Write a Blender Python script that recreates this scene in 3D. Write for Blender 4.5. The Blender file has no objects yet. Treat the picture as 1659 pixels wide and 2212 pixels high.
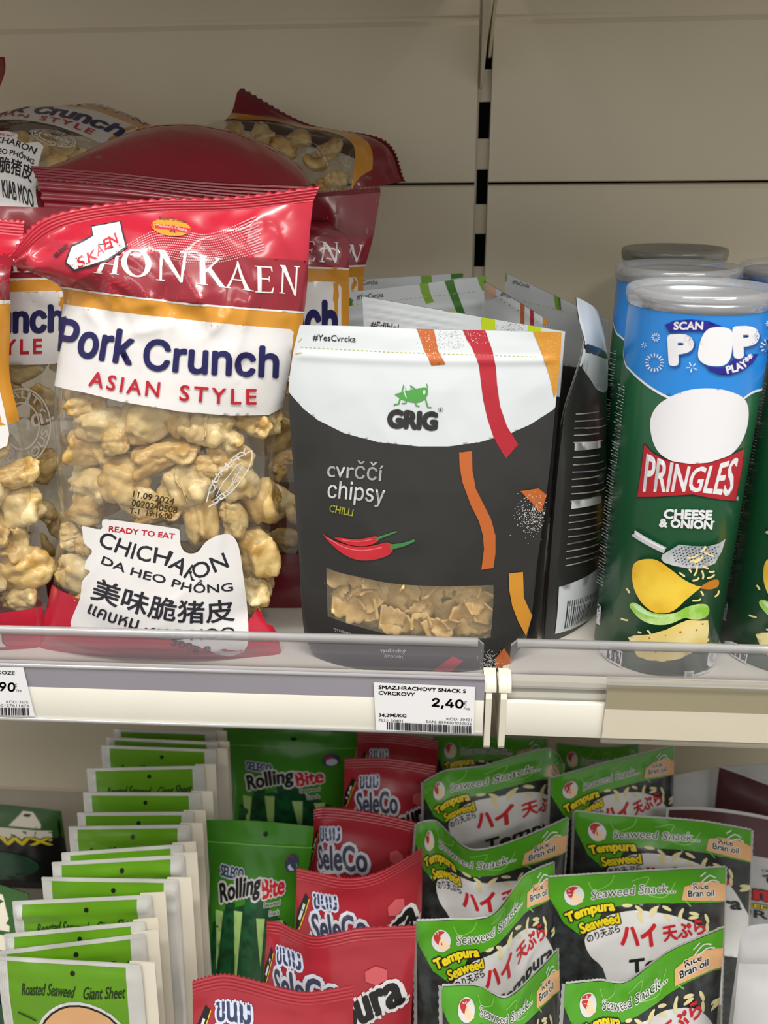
import bpy, bmesh, math, random, os
import numpy as np
from mathutils import Vector, Matrix, noise
from mathutils.geometry import delaunay_2d_cdt

# ------------------------------------------------------------------ camera, light, exposure
SC = bpy.context.scene
COL = SC.collection
W, H = 1659, 2212                       # the photograph's frame
F_PX, PITCH, ROLL, YAW = 1806.33, 0.3969, -0.0097, -0.0676
ZC = 1400.0                             # lens height above the shop floor, mm (all building below is in mm, lens at 0,0,0)
fw = np.array([math.sin(YAW)*math.cos(PITCH), math.cos(YAW)*math.cos(PITCH), -math.sin(PITCH)])
rt = np.cross(fw, [0, 0, 1.0]); rt /= np.linalg.norm(rt)
up = np.cross(rt, fw)
cr, sr = math.cos(ROLL), math.sin(ROLL)
rt, up = cr*rt + sr*up, -sr*rt + cr*up

cam = bpy.data.cameras.new('camera')
cam.sensor_fit = 'VERTICAL'; cam.sensor_height = 36.0; cam.lens = F_PX/H*36.0
cam.clip_start = 0.01; cam.clip_end = 50
cam.dof.use_dof = True; cam.dof.focus_distance = 0.50; cam.dof.aperture_fstop = 9.5
co = bpy.data.objects.new('camera', cam); COL.objects.link(co)
co.matrix_world = Matrix(((rt[0], up[0], -fw[0], 0), (rt[1], up[1], -fw[1], 0), (rt[2], up[2], -fw[2], ZC/1000), (0, 0, 0, 1)))
SC.camera = co
SC.view_settings.view_transform = 'Standard'
SC.view_settings.look = 'None'
SC.view_settings.gamma = 1.0
SC.view_settings.use_curve_mapping = False
SC.view_settings.exposure = 0.0
SC.cycles.transparent_max_bounces = 32
SC.cycles.max_bounces = 8

world = bpy.data.worlds.new('shop_air'); SC.world = world; world.use_nodes = True
world.node_tree.nodes['Background'].inputs[0].default_value = (1.0, 0.97, 0.92, 1)
world.node_tree.nodes['Background'].inputs[1].default_value = 0.56

def area_light(name, loc, target, sx, sy, power, color=(1, 0.97, 0.91)):
    l = bpy.data.lights.new(name, 'AREA'); l.shape = 'RECTANGLE'; l.size = sx; l.size_y = sy
    l.energy = power; l.color = color
    o = bpy.data.objects.new(name, l); COL.objects.link(o)
    o.location = Vector(loc)
    o.rotation_euler = (Vector(target) - Vector(loc)).to_track_quat('-Z', 'Y').to_euler()
    return o
# two rows of ceiling tubes over the aisle, in front of and above the shelves
area_light('ceiling_tube_light', (0.15, -0.28, 2.75), (0.05, 0.45, 1.05), 1.8, 0.14, 37)
area_light('ceiling_tube_light', (0.9, -1.3, 2.75), (0.1, 0.6, 1.15), 1.2, 0.16, 13)
area_light('ceiling_tube_light', (-1.0, -1.5, 2.75), (0.0, 0.6, 1.15), 1.2, 0.16, 6)

def px_ray(px, py):
    return fw*F_PX + rt*(px - W/2) - up*(py - H/2)
def at_y(px, py, Y):
    d = px_ray(px, py); return d*(Y/d[1])
def at_z(px, py, z):
    d = px_ray(px, py); return d*(z/d[2])
def project(P):
    P = np.asarray(P, float); d = P@fw
    return np.stack([W/2 + F_PX*(P@rt)/d, H/2 - F_PX*(P@up)/d], -1)
def M(p):                                # mm about the lens -> metres in the shop
    p = np.asarray(p, float)*0.001
    return p + np.array([0, 0, ZC*0.001])

# ------------------------------------------------------------------ materials
def lin(h):
    h = h.lstrip('#'); c = [int(h[i:i+2], 16)/255 for i in (0, 2, 4)]
    return tuple(x/12.92 if x <= 0.04045 else ((x+0.055)/1.055)**2.4 for x in c) + (1.0,)
MATS = {}
def mat(name, color, rough=0.5, metal=0.0, coat=0.0, vary=0.0, vscale=60.0, bump=0.0, bscale=300.0, color2=None, spec=0.5, detail=3.0, bdist=0.0005):
    if name in MATS: return MATS[name]
    m = bpy.data.materials.new(name); m.use_nodes = True; MATS[name] = m
    nt = m.node_tree; b = nt.nodes['Principled BSDF']
    c = lin(color) if isinstance(color, str) else color
    b.inputs['Base Color'].default_value = c
    b.inputs['Roughness'].default_value = rough; b.inputs['Metallic'].default_value = metal
    b.inputs['Coat Weight'].default_value = coat; b.inputs['Coat Roughness'].default_value = 0.12
    b.inputs['Specular IOR Level'].default_value = spec
    tc = nt.nodes.new('ShaderNodeTexCoord')
    if vary > 0 or color2:
        n = nt.nodes.new('ShaderNodeTexNoise'); n.inputs['Scale'].default_value = vscale; n.inputs['Detail'].default_value = detail
        nt.links.new(tc.outputs['Object'], n.inputs['Vector'])
        r = nt.nodes.new('ShaderNodeValToRGB'); r.color_ramp.elements[0].position = 0.36; r.color_ramp.elements[1].position = 0.66
        r.color_ramp.elements[0].color = c
        r.color_ramp.elements[1].color = lin(color2) if color2 else tuple(min(1, x*(1-vary)) for x in c[:3]) + (1,)
        nt.links.new(n.outputs['Fac'], r.inputs['Fac']); nt.links.new(r.outputs['Color'], b.inputs['Base Color'])
    if bump > 0:
        n = nt.nodes.new('ShaderNodeTexNoise'); n.inputs['Scale'].default_value = bscale; n.inputs['Detail'].default_value = 4
        nt.links.new(tc.outputs['Object'], n.inputs['Vector'])
        bp = nt.nodes.new('ShaderNodeBump'); bp.inputs['Strength'].default_value = bump; bp.inputs['Distance'].default_value = bdist
        nt.links.new(n.outputs['Fac'], bp.inputs['Height']); nt.links.new(bp.outputs['Normal'], b.inputs['Normal'])
    return m
def clear(name, tint=(1, 1, 1), haze=0.0, hcol='#ffffff', gloss=0.06, rough=0.06, bump=0.0, bscale=120.0, edge=0.25):
    """clear plastic: straight-through transparency, a little milky scatter, and a surface sheen"""
    if name in MATS: return MATS[name]
    m = bpy.data.materials.new(name); m.use_nodes = True; MATS[name] = m
    nt = m.node_tree; nt.nodes.remove(nt.nodes['Principled BSDF']); out = nt.nodes['Material Output']
    t = nt.nodes.new('ShaderNodeBsdfTransparent'); t.inputs[0].default_value = tint + (1,)
    d = nt.nodes.new('ShaderNodeBsdfDiffuse'); d.inputs[0].default_value = lin(hcol)
    g = nt.nodes.new('ShaderNodeBsdfGlossy'); g.inputs['Roughness'].default_value = rough
    m1 = nt.nodes.new('ShaderNodeMixShader'); m1.inputs[0].default_value = haze
    nt.links.new(t.outputs[0], m1.inputs[1]); nt.links.new(d.outputs[0], m1.inputs[2])
    lw = nt.nodes.new('ShaderNodeLayerWeight'); lw.inputs['Blend'].default_value = 0.35
    mr = nt.nodes.new('ShaderNodeMapRange'); mr.inputs['To Min'].default_value = gloss; mr.inputs['To Max'].default_value = gloss + edge
    nt.links.new(lw.outputs['Facing'], mr.inputs['Value'])
    m2 = nt.nodes.new('ShaderNodeMixShader'); nt.links.new(mr.outputs[0], m2.inputs[0])
    nt.links.new(m1.outputs[0], m2.inputs[1]); nt.links.new(g.outputs[0], m2.inputs[2])
    nt.links.new(m2.outputs[0], out.inputs['Surface'])
    if bump > 0:
        tc = nt.nodes.new('ShaderNodeTexCoord'); n = nt.nodes.new('ShaderNodeTexNoise'); n.inputs['Scale'].default_value = bscale; n.inputs['Detail'].default_value = 2
        nt.links.new(tc.outputs['Object'], n.inputs['Vector'])
        bp = nt.nodes.new('ShaderNodeBump'); bp.inputs['Strength'].default_value = bump; bp.inputs['Distance'].default_value = 0.001
        nt.links.new(n.outputs['Fac'], bp.inputs['Height'])
        nt.links.new(bp.outputs['Normal'], g.inputs['Normal'])
    return m

# ------------------------------------------------------------------ objects
def tag(o, label=None, cat=None, group=None, kind=None):
    if label: o['label'] = label
    if cat: o['category'] = cat
    if group: o['group'] = group
    if kind: o['kind'] = kind
    return o
def empty(name, p, label, cat, group=None):
    o = bpy.data.objects.new(name, None); COL.objects.link(o); o.empty_display_size = 0.02
    o.location = Vector(M(p)); return tag(o, label, cat, group)
class MB:
    """collects verts (mm) and faces with materials, then links them as ONE mesh object"""
    def __init__(s): s.v = []; s.f = []; s.m = []; s.mats = []; s.n = 0
    def mi(s, m):
        m = MATS[m] if isinstance(m, str) else m
        if m not in s.mats: s.mats.append(m)
        return s.mats.index(m)
    def add(s, V, Fc, m):
        V = np.asarray(V, float); k = s.mi(m)
        s.v.append(V)
        for f in Fc: s.f.append(tuple(int(i) + s.n for i in f)); s.m.append(k)
        s.n += len(V)
    def box(s, lo, hi, m, bev=0.0):
        bm = bmesh.new(); bmesh.ops.create_cube(bm, size=1.0)
        lo = np.array(lo, float); hi = np.array(hi, float)
        for v in bm.verts: v.co = Vector((lo+hi)/2 + np.array(v.co)*(hi-lo))
        if bev > 0: bmesh.ops.bevel(bm, geom=bm.edges[:], offset=bev, segments=2, affect='EDGES', profile=0.5)
        bm.verts.index_update()
        s.add([tuple(v.co) for v in bm.verts], [[v.index for v in f.verts] for f in bm.faces], m); bm.free()
    def prism_x(s, prof, x0, x1, m):      # closed profile in (y,z) drawn out along x
        n = len(prof); V = [(x0, y, z) for y, z in prof] + [(x1, y, z) for y, z in prof]
        Fc = [[i, (i+1) % n, n+(i+1) % n, n+i] for i in range(n)] + [list(range(n))[::-1], list(range(n, 2*n))]
        s.add(V, Fc, m)
    def grid(s, P, m, flip=False):        # P (R,C,3)
        R, C = P.shape[:2]; V = P.reshape(-1, 3); Fc = []
        for i in range(R-1):
            for j in range(C-1):
                a = i*C + j; q = [a, a+1, a+C+1, a+C]
                Fc.append(q[::-1] if flip else q)
        s.add(V, Fc, m)
    def lathe(s, prof, c, m, n=72):       # prof: (r, z), axis vertical at c=(x,y)
        A = np.linspace(0, 2*math.pi, n, endpoint=False); k = len(prof)
        V = [(c[0]+r*math.cos(a), c[1]+r*math.sin(a), z) for r, z in prof for a in A]
        Fc = [[i*n+j, i*n+(j+1) % n, (i+1)*n+(j+1) % n, (i+1)*n+j] for i in range(k-1) for j in range(n)]
        s.add(V, Fc, m)
    def build(s, name, parent=None, smooth=True, loc=None):
        V = M(np.concatenate(s.v)); me = bpy.data.meshes.new(name)
        org = np.array(parent.location) if parent is not None and loc is None else (np.array(loc) if loc is not None else None)
        if parent is not None and loc is None: V = V - WORLD(parent)
        elif loc is not None: V = V - M(loc)
        me.from_pydata([tuple(v) for v in V], [], s.f)
        for m in s.mats: me.materials.append(m)
        me.polygons.foreach_set('material_index', s.m)
        me.polygons.foreach_set('use_smooth', [smooth]*len(s.f)); me.update()
        o = bpy.data.objects.new(name, me); COL.objects.link(o)
        if parent is not None: o.parent = parent
        elif loc is not None: o.location = Vector(M(loc))
        return o
def WORLD(o):
    p = np.zeros(3)
    while o is not None: p = p + np.array(o.location); o = o.parent
    return p

# ------------------------------------------------------------------ flat artwork: outlines -> triangles
def inside(P, loops):
    P = np.asarray(P, float); r = np.zeros(len(P), bool); x, y = P[:, 0], P[:, 1]
    for L in loops:
        L = np.asarray(L, float); a = L; b = np.roll(L, -1, 0)
        for (x0, y0), (x1, y1) in zip(a, b):
            if y0 == y1: continue
            c = ((y0 > y) != (y1 > y)) & (x < (x1-x0)*(y-y0)/(y1-y0) + x0)
            r ^= c
    return r
def resample(L, h):
    L = np.asarray(L, float); out = []
    for a, b in zip(L, np.roll(L, -1, 0)):
        k = max(1, int(math.ceil(np.hypot(*(b-a))/h)))
        for i in range(k): out.append(a + (b-a)*i/k)
    return np.array(out)
def fill(loops, h):
    """triangulate loops (even-odd) with triangles no longer than about h"""
    V = []; E = []
    for L in loops:
        R = resample(L, h); k = len(V); n = len(R)
        V += [tuple(p) for p in R]; E += [(k+i, k+(i+1) % n) for i in range(n)]
    A = np.array(V); lo, hi = A.min(0), A.max(0)
    if (hi-lo).max() > h*1.6:
        gx = np.arange(lo[0]+h*0.5, hi[0], h); gy = np.arange(lo[1]+h*0.5, hi[1], h)
        if len(gx) and len(gy) and len(gx)*len(gy) < 60000:
            G = np.stack(np.meshgrid(gx, gy), -1).reshape(-1, 2); G = G[inside(G, loops)]
            V += [tuple(p) for p in G]
    r = delaunay_2d_cdt([Vector(p) for p in V], E, [], 0, 1e-6*max(1e-3, float((hi-lo).max())))
    P = np.array([tuple(v) for v in r[0]]); T = np.array([f[:3] for f in r[2]])
    if not len(T): return P, T
    T = T[inside(P[T].mean(1), loops)]
    return P, T
def smooth_loop(pts, n=6):
    P = np.asarray(pts, float); k = len(P); out = []
    for i in range(k):
        p0, p1, p2, p3 = P[i-1], P[i], P[(i+1) % k], P[(i+2) % k]
        for j in range(n):
            t = j/n
            out.append(0.5*((2*p1) + (p2-p0)*t + (2*p0-5*p1+4*p2-p3)*t*t + (3*p1-p0-3*p2+p3)*t**3))
    return np.array(out)
def smooth_line(pts, n=8):
    P = np.asarray(pts, float); k = len(P)
    if k < 3: return P
    out = []
    for i in range(k-1):
        p0, p1, p2, p3 = P[max(i-1, 0)], P[i], P[i+1], P[min(i+2, k-1)]
        for j in range(n):
            t = j/n
            out.append(0.5*((2*p1) + (p2-p0)*t + (2*p0-5*p1+4*p2-p3)*t*t + (3*p1-p0-3*p2+p3)*t**3))
    out.append(P[-1]); return np.array(out)
def ribbon(pts, w0, w1=None):
    P = np.asarray(pts, float); w1 = w0 if w1 is None else w1
    d = np.gradient(P, axis=0); d /= np.maximum(np.linalg.norm(d, axis=1, keepdims=True), 1e-9)
    nn = np.stack([-d[:, 1], d[:, 0]], -1); w = np.linspace(w0, w1, len(P))[:, None]/2
    return np.concatenate([P + nn*w, (P - nn*w)[::-1]])
def ell(cx, cy, rx, ry, rot=0, n=28):
    a = np.linspace(0, 2*math.pi, n, endpoint=False); c, s = math.cos(rot), math.sin(rot)
    x, y = rx*np.cos(a), ry*np.sin(a)
    return np.stack([cx + c*x - s*y, cy + s*x + c*y], -1)
GLY = {}
FONT_DIR = os.path.join(bpy.utils.resource_path('LOCAL'), 'datafiles', 'fonts')
FONTS = {'': None}
def font(k):
    if k not in FONTS:
        try: FONTS[k] = bpy.data.fonts.load(os.path.join(FONT_DIR, k))
        except Exception: FONTS[k] = None
    return FONTS[k]
def glyphs(s, fnt='', spacing=1.0, res=0.35):
    """text -> triangles normalised to its own ink box (x 0..1, y 0..1), and its ink aspect"""
    key = (s, fnt, spacing, res)
    if key in GLY: return GLY[key]
    c = bpy.data.curves.new('t', 'FONT'); c.body = s; c.fill_mode = 'NONE'; c.resolution_u = 3; c.space_character = spacing
    f = font(fnt)
    if f: c.font = f
    o = bpy.data.objects.new('t', c); COL.objects.link(o); bpy.context.view_layer.update()
    me = o.evaluated_get(bpy.context.evaluated_depsgraph_get()).to_mesh()
    V = np.array([v.co[:2] for v in me.vertices]).reshape(-1, 2); nb = {}
    for e in me.edges:
        a, b = e.vertices; nb.setdefault(a, []).append(b); nb.setdefault(b, []).append(a)
    loops = []; seen = set()
    for st in list(nb):
        if st in seen: continue
        L = [st]; seen.add(st); cur = st
        while True:
            nx = [q for q in nb[cur] if q not in seen]
            if not nx: break
            cur = nx[0]; seen.add(cur); L.append(cur)
        if len(L) > 2: loops.append(V[L])
    o.evaluated_get(bpy.context.evaluated_depsgraph_get()).to_mesh_clear()
    bpy.data.objects.remove(o); bpy.data.curves.remove(c)
    def area(L): x, y = L[:, 0], L[:, 1]; return 0.5*np.sum(x*np.roll(y, -1) - y*np.roll(x, -1))
    def depth(i): return sum(1 for j in range(len(loops)) if j != i and abs(area(loops[j])) > abs(area(loops[i])) and inside(loops[i][:1], [loops[j]])[0])
    PV = []; PT = []; k = 0
    dep = [depth(i) for i in range(len(loops))]; sg = [area(L) > 0 for L in loops]
    for i, L in enumerate(loops):
        outer = dep[i] == 0 or dep[i] % 2 == 0
        if not outer:                     # same winding as what surrounds it: an overlapping stroke, not a hole
            par = [j for j in range(len(loops)) if j != i and abs(area(loops[j])) > abs(area(L)) and inside(L[:1], [loops[j]])[0]]
            if par and all(sg[j] == sg[i] for j in par): outer = True
        if not outer: continue
        holes = [loops[j] for j in range(len(loops)) if j != i and sg[j] != sg[i] and abs(area(loops[j])) < abs(area(L)) and inside(loops[j][:1], [L])[0]]
        P, T = fill([L] + holes, res)
        if len(T): PV.append(P); PT.append(T + k); k += len(P)
    if not PV: r = (np.zeros((0, 2)), np.zeros((0, 3), int), 1.0)
    else:
        P = np.concatenate(PV); T = np.concatenate(PT); lo, hi = P.min(0), P.max(0)
        r = ((P-lo)/np.maximum(hi-lo, 1e-6), T, float((hi[0]-lo[0])/max(hi[1]-lo[1], 1e-6)))
    GLY[key] = r; return r

class Art:
    """layers of flat printed shapes in some 2-D frame; sgn=-1 when y grows downwards (photo pixels)"""
    def __init__(s, h, conv=None, sgn=-1): s.h = h; s.items = []; s.conv = conv; s.sgn = sgn
    def c(s, pts):
        P = np.asarray(pts, float).reshape(-1, 2)
        return P if s.conv is None else np.stack([s.conv[0] + P[:, 0]/s.conv[2], s.conv[1] + P[:, 1]/s.conv[2]], -1)
    def k(s): return 1.0 if s.conv is None else s.conv[2]
    def poly(s, m, pts, smooth=0, holes=(), h=None):
        f = (lambda q: smooth_loop(s.c(q), smooth)) if smooth else s.c
        P, T = fill([f(pts)] + [f(q) for q in holes], h or s.h); s.items.append((m, P, T)); return s
    def line(s, m, pts, w, w1=None, smooth=True):
        q = s.c(pts); q = smooth_line(q) if smooth else q
        if len(q) == 2: q = np.array([q[0], (q[0]+q[1])/2, q[1]])
        P, T = fill([ribbon(q, w/s.k(), None if w1 is None else w1/s.k())], s.h); s.items.append((m, P, T)); return s
    def ell(s, m, cx, cy, rx, ry, rot=0, hole=None, n=28):
        L = [s.c(ell(cx, cy, rx, ry, rot, n))]
        if hole: L.append(s.c(ell(cx, cy, rx-hole, ry-hole, rot, n)))
        P, T = fill(L, s.h); s.items.append((m, P, T)); return s
    def dots(s, m, pts, r):
        V = []; T = []
        r = np.broadcast_to(np.asarray(r, float), (len(pts),))/s.k()
        for p, q in zip(s.c(pts), r):
            k = len(V); V += [(p[0]+q*math.cos(a), p[1]+q*math.sin(a)) for a in np.arange(6)*math.pi/3]
            T += [(k, k+i, k+i+1) for i in range(1, 5)]
        s.items.append((m, np.array(V), np.array(T))); return s
    def dashes(s, m, segs, w):
        V = []; T = []
        for a, b in segs:
            a, b = s.c([a])[0], s.c([b])[0]; d = b-a; d /= max(np.linalg.norm(d), 1e-9); nn = np.array([-d[1], d[0]])*w/s.k()/2
            k = len(V); V += [a+nn, a-nn, b-nn, b+nn]; T += [(k, k+1, k+2), (k, k+2, k+3)]
        s.items.append((m, np.array(V), np.array(T))); return s
    def text(s, m, string, path, h, bold=0.0, fnt='', spacing=1.0, top=None, shear=0.0, layers=None):
        """ink box of the string laid along the base path; h = ink height; or between base path and top path"""
        B = smooth_line(s.c(path), 8); hh = h/s.k()
        G, T, asp = glyphs(string, fnt, spacing, 0.35 if hh < 2.2*s.h else (0.16 if hh < 5*s.h else 0.09))
        if not len(T): return s
        def along(Q, t):
            d = np.r_[0, np.cumsum(np.linalg.norm(np.diff(Q, axis=0), axis=1))]; d /= d[-1]
            return np.stack([np.interp(t, d, Q[:, 0]), np.interp(t, d, Q[:, 1])], -1)
        L = np.linalg.norm(np.diff(B, axis=0), axis=1).sum()
        for mm, bd in (layers or [(m, bold)]):
            offs = [(0, 0)] if bd <= 0 else [(math.cos(a), math.sin(a)) for a in np.arange(8)*math.pi/4]
            PV = []; PT = []; k = 0
            for ox, oy in offs:
                gx = G[:, 0] + ox*bd*hh/L; gy = G[:, 1] + oy*bd
                t = np.clip(gx, 0, 1); b = along(B, t)
                d0 = along(B, np.clip(t+0.01, 0, 1)) - along(B, np.clip(t-0.01, 0, 1))
                d0 /= np.maximum(np.linalg.norm(d0, axis=1, keepdims=True), 1e-9)
                over = (gx - t)[:, None]*L*d0
                if top is not None:
                    tt = along(smooth_line(s.c(top), 8), t); P = b + (tt-b)*gy[:, None] + over
                else:
                    u = np.stack([-d0[:, 1], d0[:, 0]], -1)*(1 if s.sgn > 0 else -1)
                    P = b + u*(gy*hh)[:, None] + d0*(gy*hh*shear)[:, None] + over
                PV.append(P); PT.append(T + k); k += len(P)
            s.items.append((mm, np.concatenate(PV), np.concatenate(PT)))
        return s

# ------------------------------------------------------------------ packet surfaces
def hermite(vals, kn, t):
    """vals (..., K, 3) along axis 0 = knots; t (N,) -> (N, rest, 3)"""
    kn = np.asarray(kn, float); K = len(kn)
    tg = np.zeros_like(vals)
    for i in range(K):
        a, b = max(i-1, 0), min(i+1, K-1); tg[i] = (vals[b]-vals[a])/(kn[b]-kn[a])
    i = np.clip(np.searchsorted(kn, t, side='right')-1, 0, K-2); h = kn[i+1]-kn[i]; x = (t-kn[i])/h
    sh = (len(t),) + (1,)*(vals.ndim-1); x = x.reshape(sh); h = h.reshape(sh)
    return (2*x**3-3*x**2+1)*vals[i] + (x**3-2*x**2+x)*h*tg[i] + (-2*x**3+3*x**2)*vals[i+1] + (x**3-x**2)*h*tg[i+1]
def hsh(i, j, sd):
    n = np.sin(i*127.1 + j*311.7 + sd*74.7)*43758.5453; return n - np.floor(n)
def vnoise(x, y, sd=0):
    xi, yi = np.floor(x), np.floor(y); fx, fy = x-xi, y-yi
    fx = fx*fx*fx*(fx*(fx*6-15)+10); fy = fy*fy*fy*(fy*(fy*6-15)+10)
    a, b, c, d = hsh(xi, yi, sd), hsh(xi+1, yi, sd), hsh(xi, yi+1, sd), hsh(xi+1, yi+1, sd)
    return (a*(1-fx)+b*fx)*(1-fy) + (c*(1-fx)+d*fx)*fy - 0.5
def ridged(x, y, sd=0):
    return 0.5 - np.abs(vnoise(x, y, sd))*2
class Surf:
    """sheet through a grid of control points (rows bottom -> top, columns left -> right, mm), swollen along its normal"""
    def __init__(s, ctrl, T=20, Tb=None, prof=None, wrinkle=None, vk=None):
        s.C = np.asarray(ctrl, float); R, K = s.C.shape[:2]; s.vk = np.linspace(0, 1, R) if vk is None else np.asarray(vk, float)
        s.uk = np.linspace(0, 1, K); s.T = T; s.Tb = T if Tb is None else Tb
        a = s.C[:, -1].mean(0)-s.C[:, 0].mean(0); b = s.C[-1].mean(0)-s.C[0].mean(0)
        n = np.cross(a, b); s.n = n/np.linalg.norm(n); s.w = np.linalg.norm(a); s.h = np.linalg.norm(b)
        s.prof = prof or (lambda u, v: np.sin(np.pi*np.clip(u, 0, 1))**0.65*np.clip(np.sin(np.pi*np.clip(v, 0, 1)), 0, 1)**0.5)
        s.wr = wrinkle
    def base(s, u, v):
        A = hermite(s.C, s.vk, v)                    # (N,K,3)
        B = np.moveaxis(A, 1, 0)                     # (K,N,3)
        kn = s.uk; K = len(kn); tg = np.zeros_like(B)
        for i in range(K):
            a, b = max(i-1, 0), min(i+1, K-1); tg[i] = (B[b]-B[a])/(kn[b]-kn[a])
        i = np.clip(np.searchsorted(kn, u, side='right')-1, 0, K-2); h = (kn[i+1]-kn[i])[:, None]; x = ((u-kn[i])[:, None])/h
        ar = np.arange(len(u))
        return (2*x**3-3*x**2+1)*B[i, ar] + (x**3-2*x**2+x)*h*tg[i, ar] + (-2*x**3+3*x**2)*B[i+1, ar] + (x**3-x**2)*h*tg[i+1, ar]
    def S(s, u, v, side=1):
        u = np.asarray(u, float).ravel(); v = np.asarray(v, float).ravel()
        d = s.prof(u, v)*(s.T if side > 0 else -s.Tb)
        if s.wr is not None:
            e = np.clip(np.minimum(u, 1-u)/0.04, 0, 1)*np.clip(np.minimum(v, 1-v)/0.03, 0, 1)
            d = d + s.wr(u*s.w, v*s.h)*e
        return s.base(u, v) + s.n*d[:, None]
    def N(s, u, v, side=1):
        e = 1e-3; du = s.S(np.clip(u+e, 0, 1), v, side)-s.S(np.clip(u-e, 0, 1), v, side); dv = s.S(u, np.clip(v+e, 0, 1), side)-s.S(u, np.clip(v-e, 0, 1), side)
        n = np.cross(du, dv)*side; L = np.linalg.norm(n, axis=1, keepdims=True); return n/np.maximum(L, 1e-9)
    def px2uv(s, P):
        P = np.asarray(P, float)
        g = np.linspace(0, 1, 61); U, V = np.meshgrid(g, g); U = U.ravel(); V = V.ravel(); Q = project(s.S(U, V))
        uv = np.zeros((len(P), 2))
        for a in range(0, len(P), 2000):
            d = ((P[a:a+2000, None]-Q[None])**2).sum(-1); i = d.argmin(1); uv[a:a+2000, 0] = U[i]; uv[a:a+2000, 1] = V[i]
        for _ in range(5):
            e = 2e-3; q = project(s.S2(uv)); du = (project(s.S2(uv+[e, 0]))-q)/e; dv = (project(s.S2(uv+[0, e]))-q)/e
            r = P-q; det = du[:, 0]*dv[:, 1]-du[:, 1]*dv[:, 0]; det = np.where(np.abs(det) < 1e-3, 1e9, det)
            st = np.stack([(r[:, 0]*dv[:, 1]-r[:, 1]*dv[:, 0])/det, (du[:, 0]*r[:, 1]-du[:, 1]*r[:, 0])/det], -1)
            uv = uv + np.clip(st, -0.04, 0.04)
            uv = np.clip(uv, -0.2, 1.2)
        return uv
    def S2(s, uv): return s.S(np.clip(uv[:, 0], -0.2, 1.2), np.clip(uv[:, 1], -0.2, 1.2))
class Cyl(Surf):
    def __init__(s, x, y, z0, z1, r, face):
        s.x, s.y, s.z0, s.z1, s.r, s.face = x, y, z0, z1, r, face; s.wr = None
    def S(s, u, v, side=1):
        a = s.face + (np.asarray(u)-0.5)*math.radians(210)
        return np.stack([s.x+s.r*np.cos(a), s.y+s.r*np.sin(a), s.z0+(s.z1-s.z0)*np.asarray(v)], -1)
def to_uv(art, surf):
    """art drawn in photo pixels -> art in the packet's own uv"""
    out = []
    for m, P, T in art.items: out.append((m, surf.px2uv(P), T))
    return out
def uv_of(art, x0, x1, y0, y1):
    return [(m, (P-[x0, y0])/[x1-x0, y1-y0], T) for m, P, T in art.items]
def lay(mb, surf, items, lift=0.16, step=0.012, side=1, eps=0.0):
    off = lift
    for k, (m, uv, T) in enumerate(items):
        if not len(T): continue
        ok = ((uv >= -1e-6) & (uv <= 1+1e-6)).all(1); far = ((uv < -0.12) | (uv > 1.12)).any(1)
        T = np.asarray(T); T = T[ok[T].any(1) & ~far[T].any(1)]
        if not len(T): continue
        uv = np.clip(uv, 0, 1)
        big = float(np.prod(np.ptp(uv, axis=0))) > 0.03 and step > 0.011 and len(T) > 60
        off += 0.10 if big else step
        use = np.unique(T); re = np.full(len(uv), -1); re[use] = np.arange(len(use)); q = uv[use]; T = re[T]
        P = surf.S(q[:, 0], q[:, 1], side) + surf.N(q[:, 0], q[:, 1], side)*(off if big else off + 0.09*min(1, step/0.012))
        a = np.cross(P[T[:, 1]]-P[T[:, 0]], P[T[:, 2]]-P[T[:, 0]]); nn = surf.N(q[:, 0], q[:, 1], side)[T[:, 0]]
        fl = (a*nn).sum(1) < 0; T = np.where(fl[:, None], T[:, ::-1], T)
        mb.add(P, T, m)
def sheet(mb, surf, m, nu, nv, side=1, v0=0.0, v1=1.0):
    U, V = np.meshgrid(np.linspace(0, 1, nu), np.linspace(v0, v1, nv))
    mb.grid(surf.S(U, V, side).reshape(nv, nu, 3), m, flip=side < 0)
# ------------------------------------------------------------------ materials of the shop fittings
mat('cream_metal', '#e6dcc4', 0.42, vary=0.05, vscale=7, bump=0.04, bscale=900)
mat('white_metal', '#dcd7c8', 0.38, vary=0.05, vscale=12)
mat('grey_metal', '#a19e95', 0.35, vary=0.08, vscale=20)
mat('slot_dark', '#0a0908', 0.8)
mat('deck_metal', '#bdb9b0', 0.4, vary=0.08, vscale=18)
mat('paper_white', '#e9e6da', 0.6, vary=0.03, vscale=30)
mat('paper_label', '#eeeef2', 0.55, vary=0.02, vscale=40)
mat('ink', '#1b1c22', 0.6)
mat('ink_grey', '#4b4b52', 0.6)
mat('lilac_plastic', '#9c98a3', 0.3, coat=0.3, vary=0.06, vscale=15)
mat('beige_paper', '#a59d82', 0.5, vary=0.05, vscale=25)
mat('cream_paper', '#ebe5d6', 0.5, vary=0.04, vscale=25)
mat('floor_tile', '#8f887a', 0.4, vary=0.1, vscale=3)
clear('acrylic', (0.90, 0.90, 0.92), haze=0.24, hcol='#b5b1b9', gloss=0.05, rough=0.12, bump=0.12, bscale=40, edge=0.25)
clear('acrylic_edge', (0.75, 0.75, 0.77), haze=0.40, hcol='#f0eff0', gloss=0.12, rough=0.15, edge=0.3)
clear('rail_cover', (0.96, 0.95, 0.92), haze=0.06, hcol='#efeadc', gloss=0.04, rough=0.15, edge=0.25)

YB, ZS, ZLOW = 770.0, -287.0, -690.0
def struct(o): o['kind'] = 'structure'; return o
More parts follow.
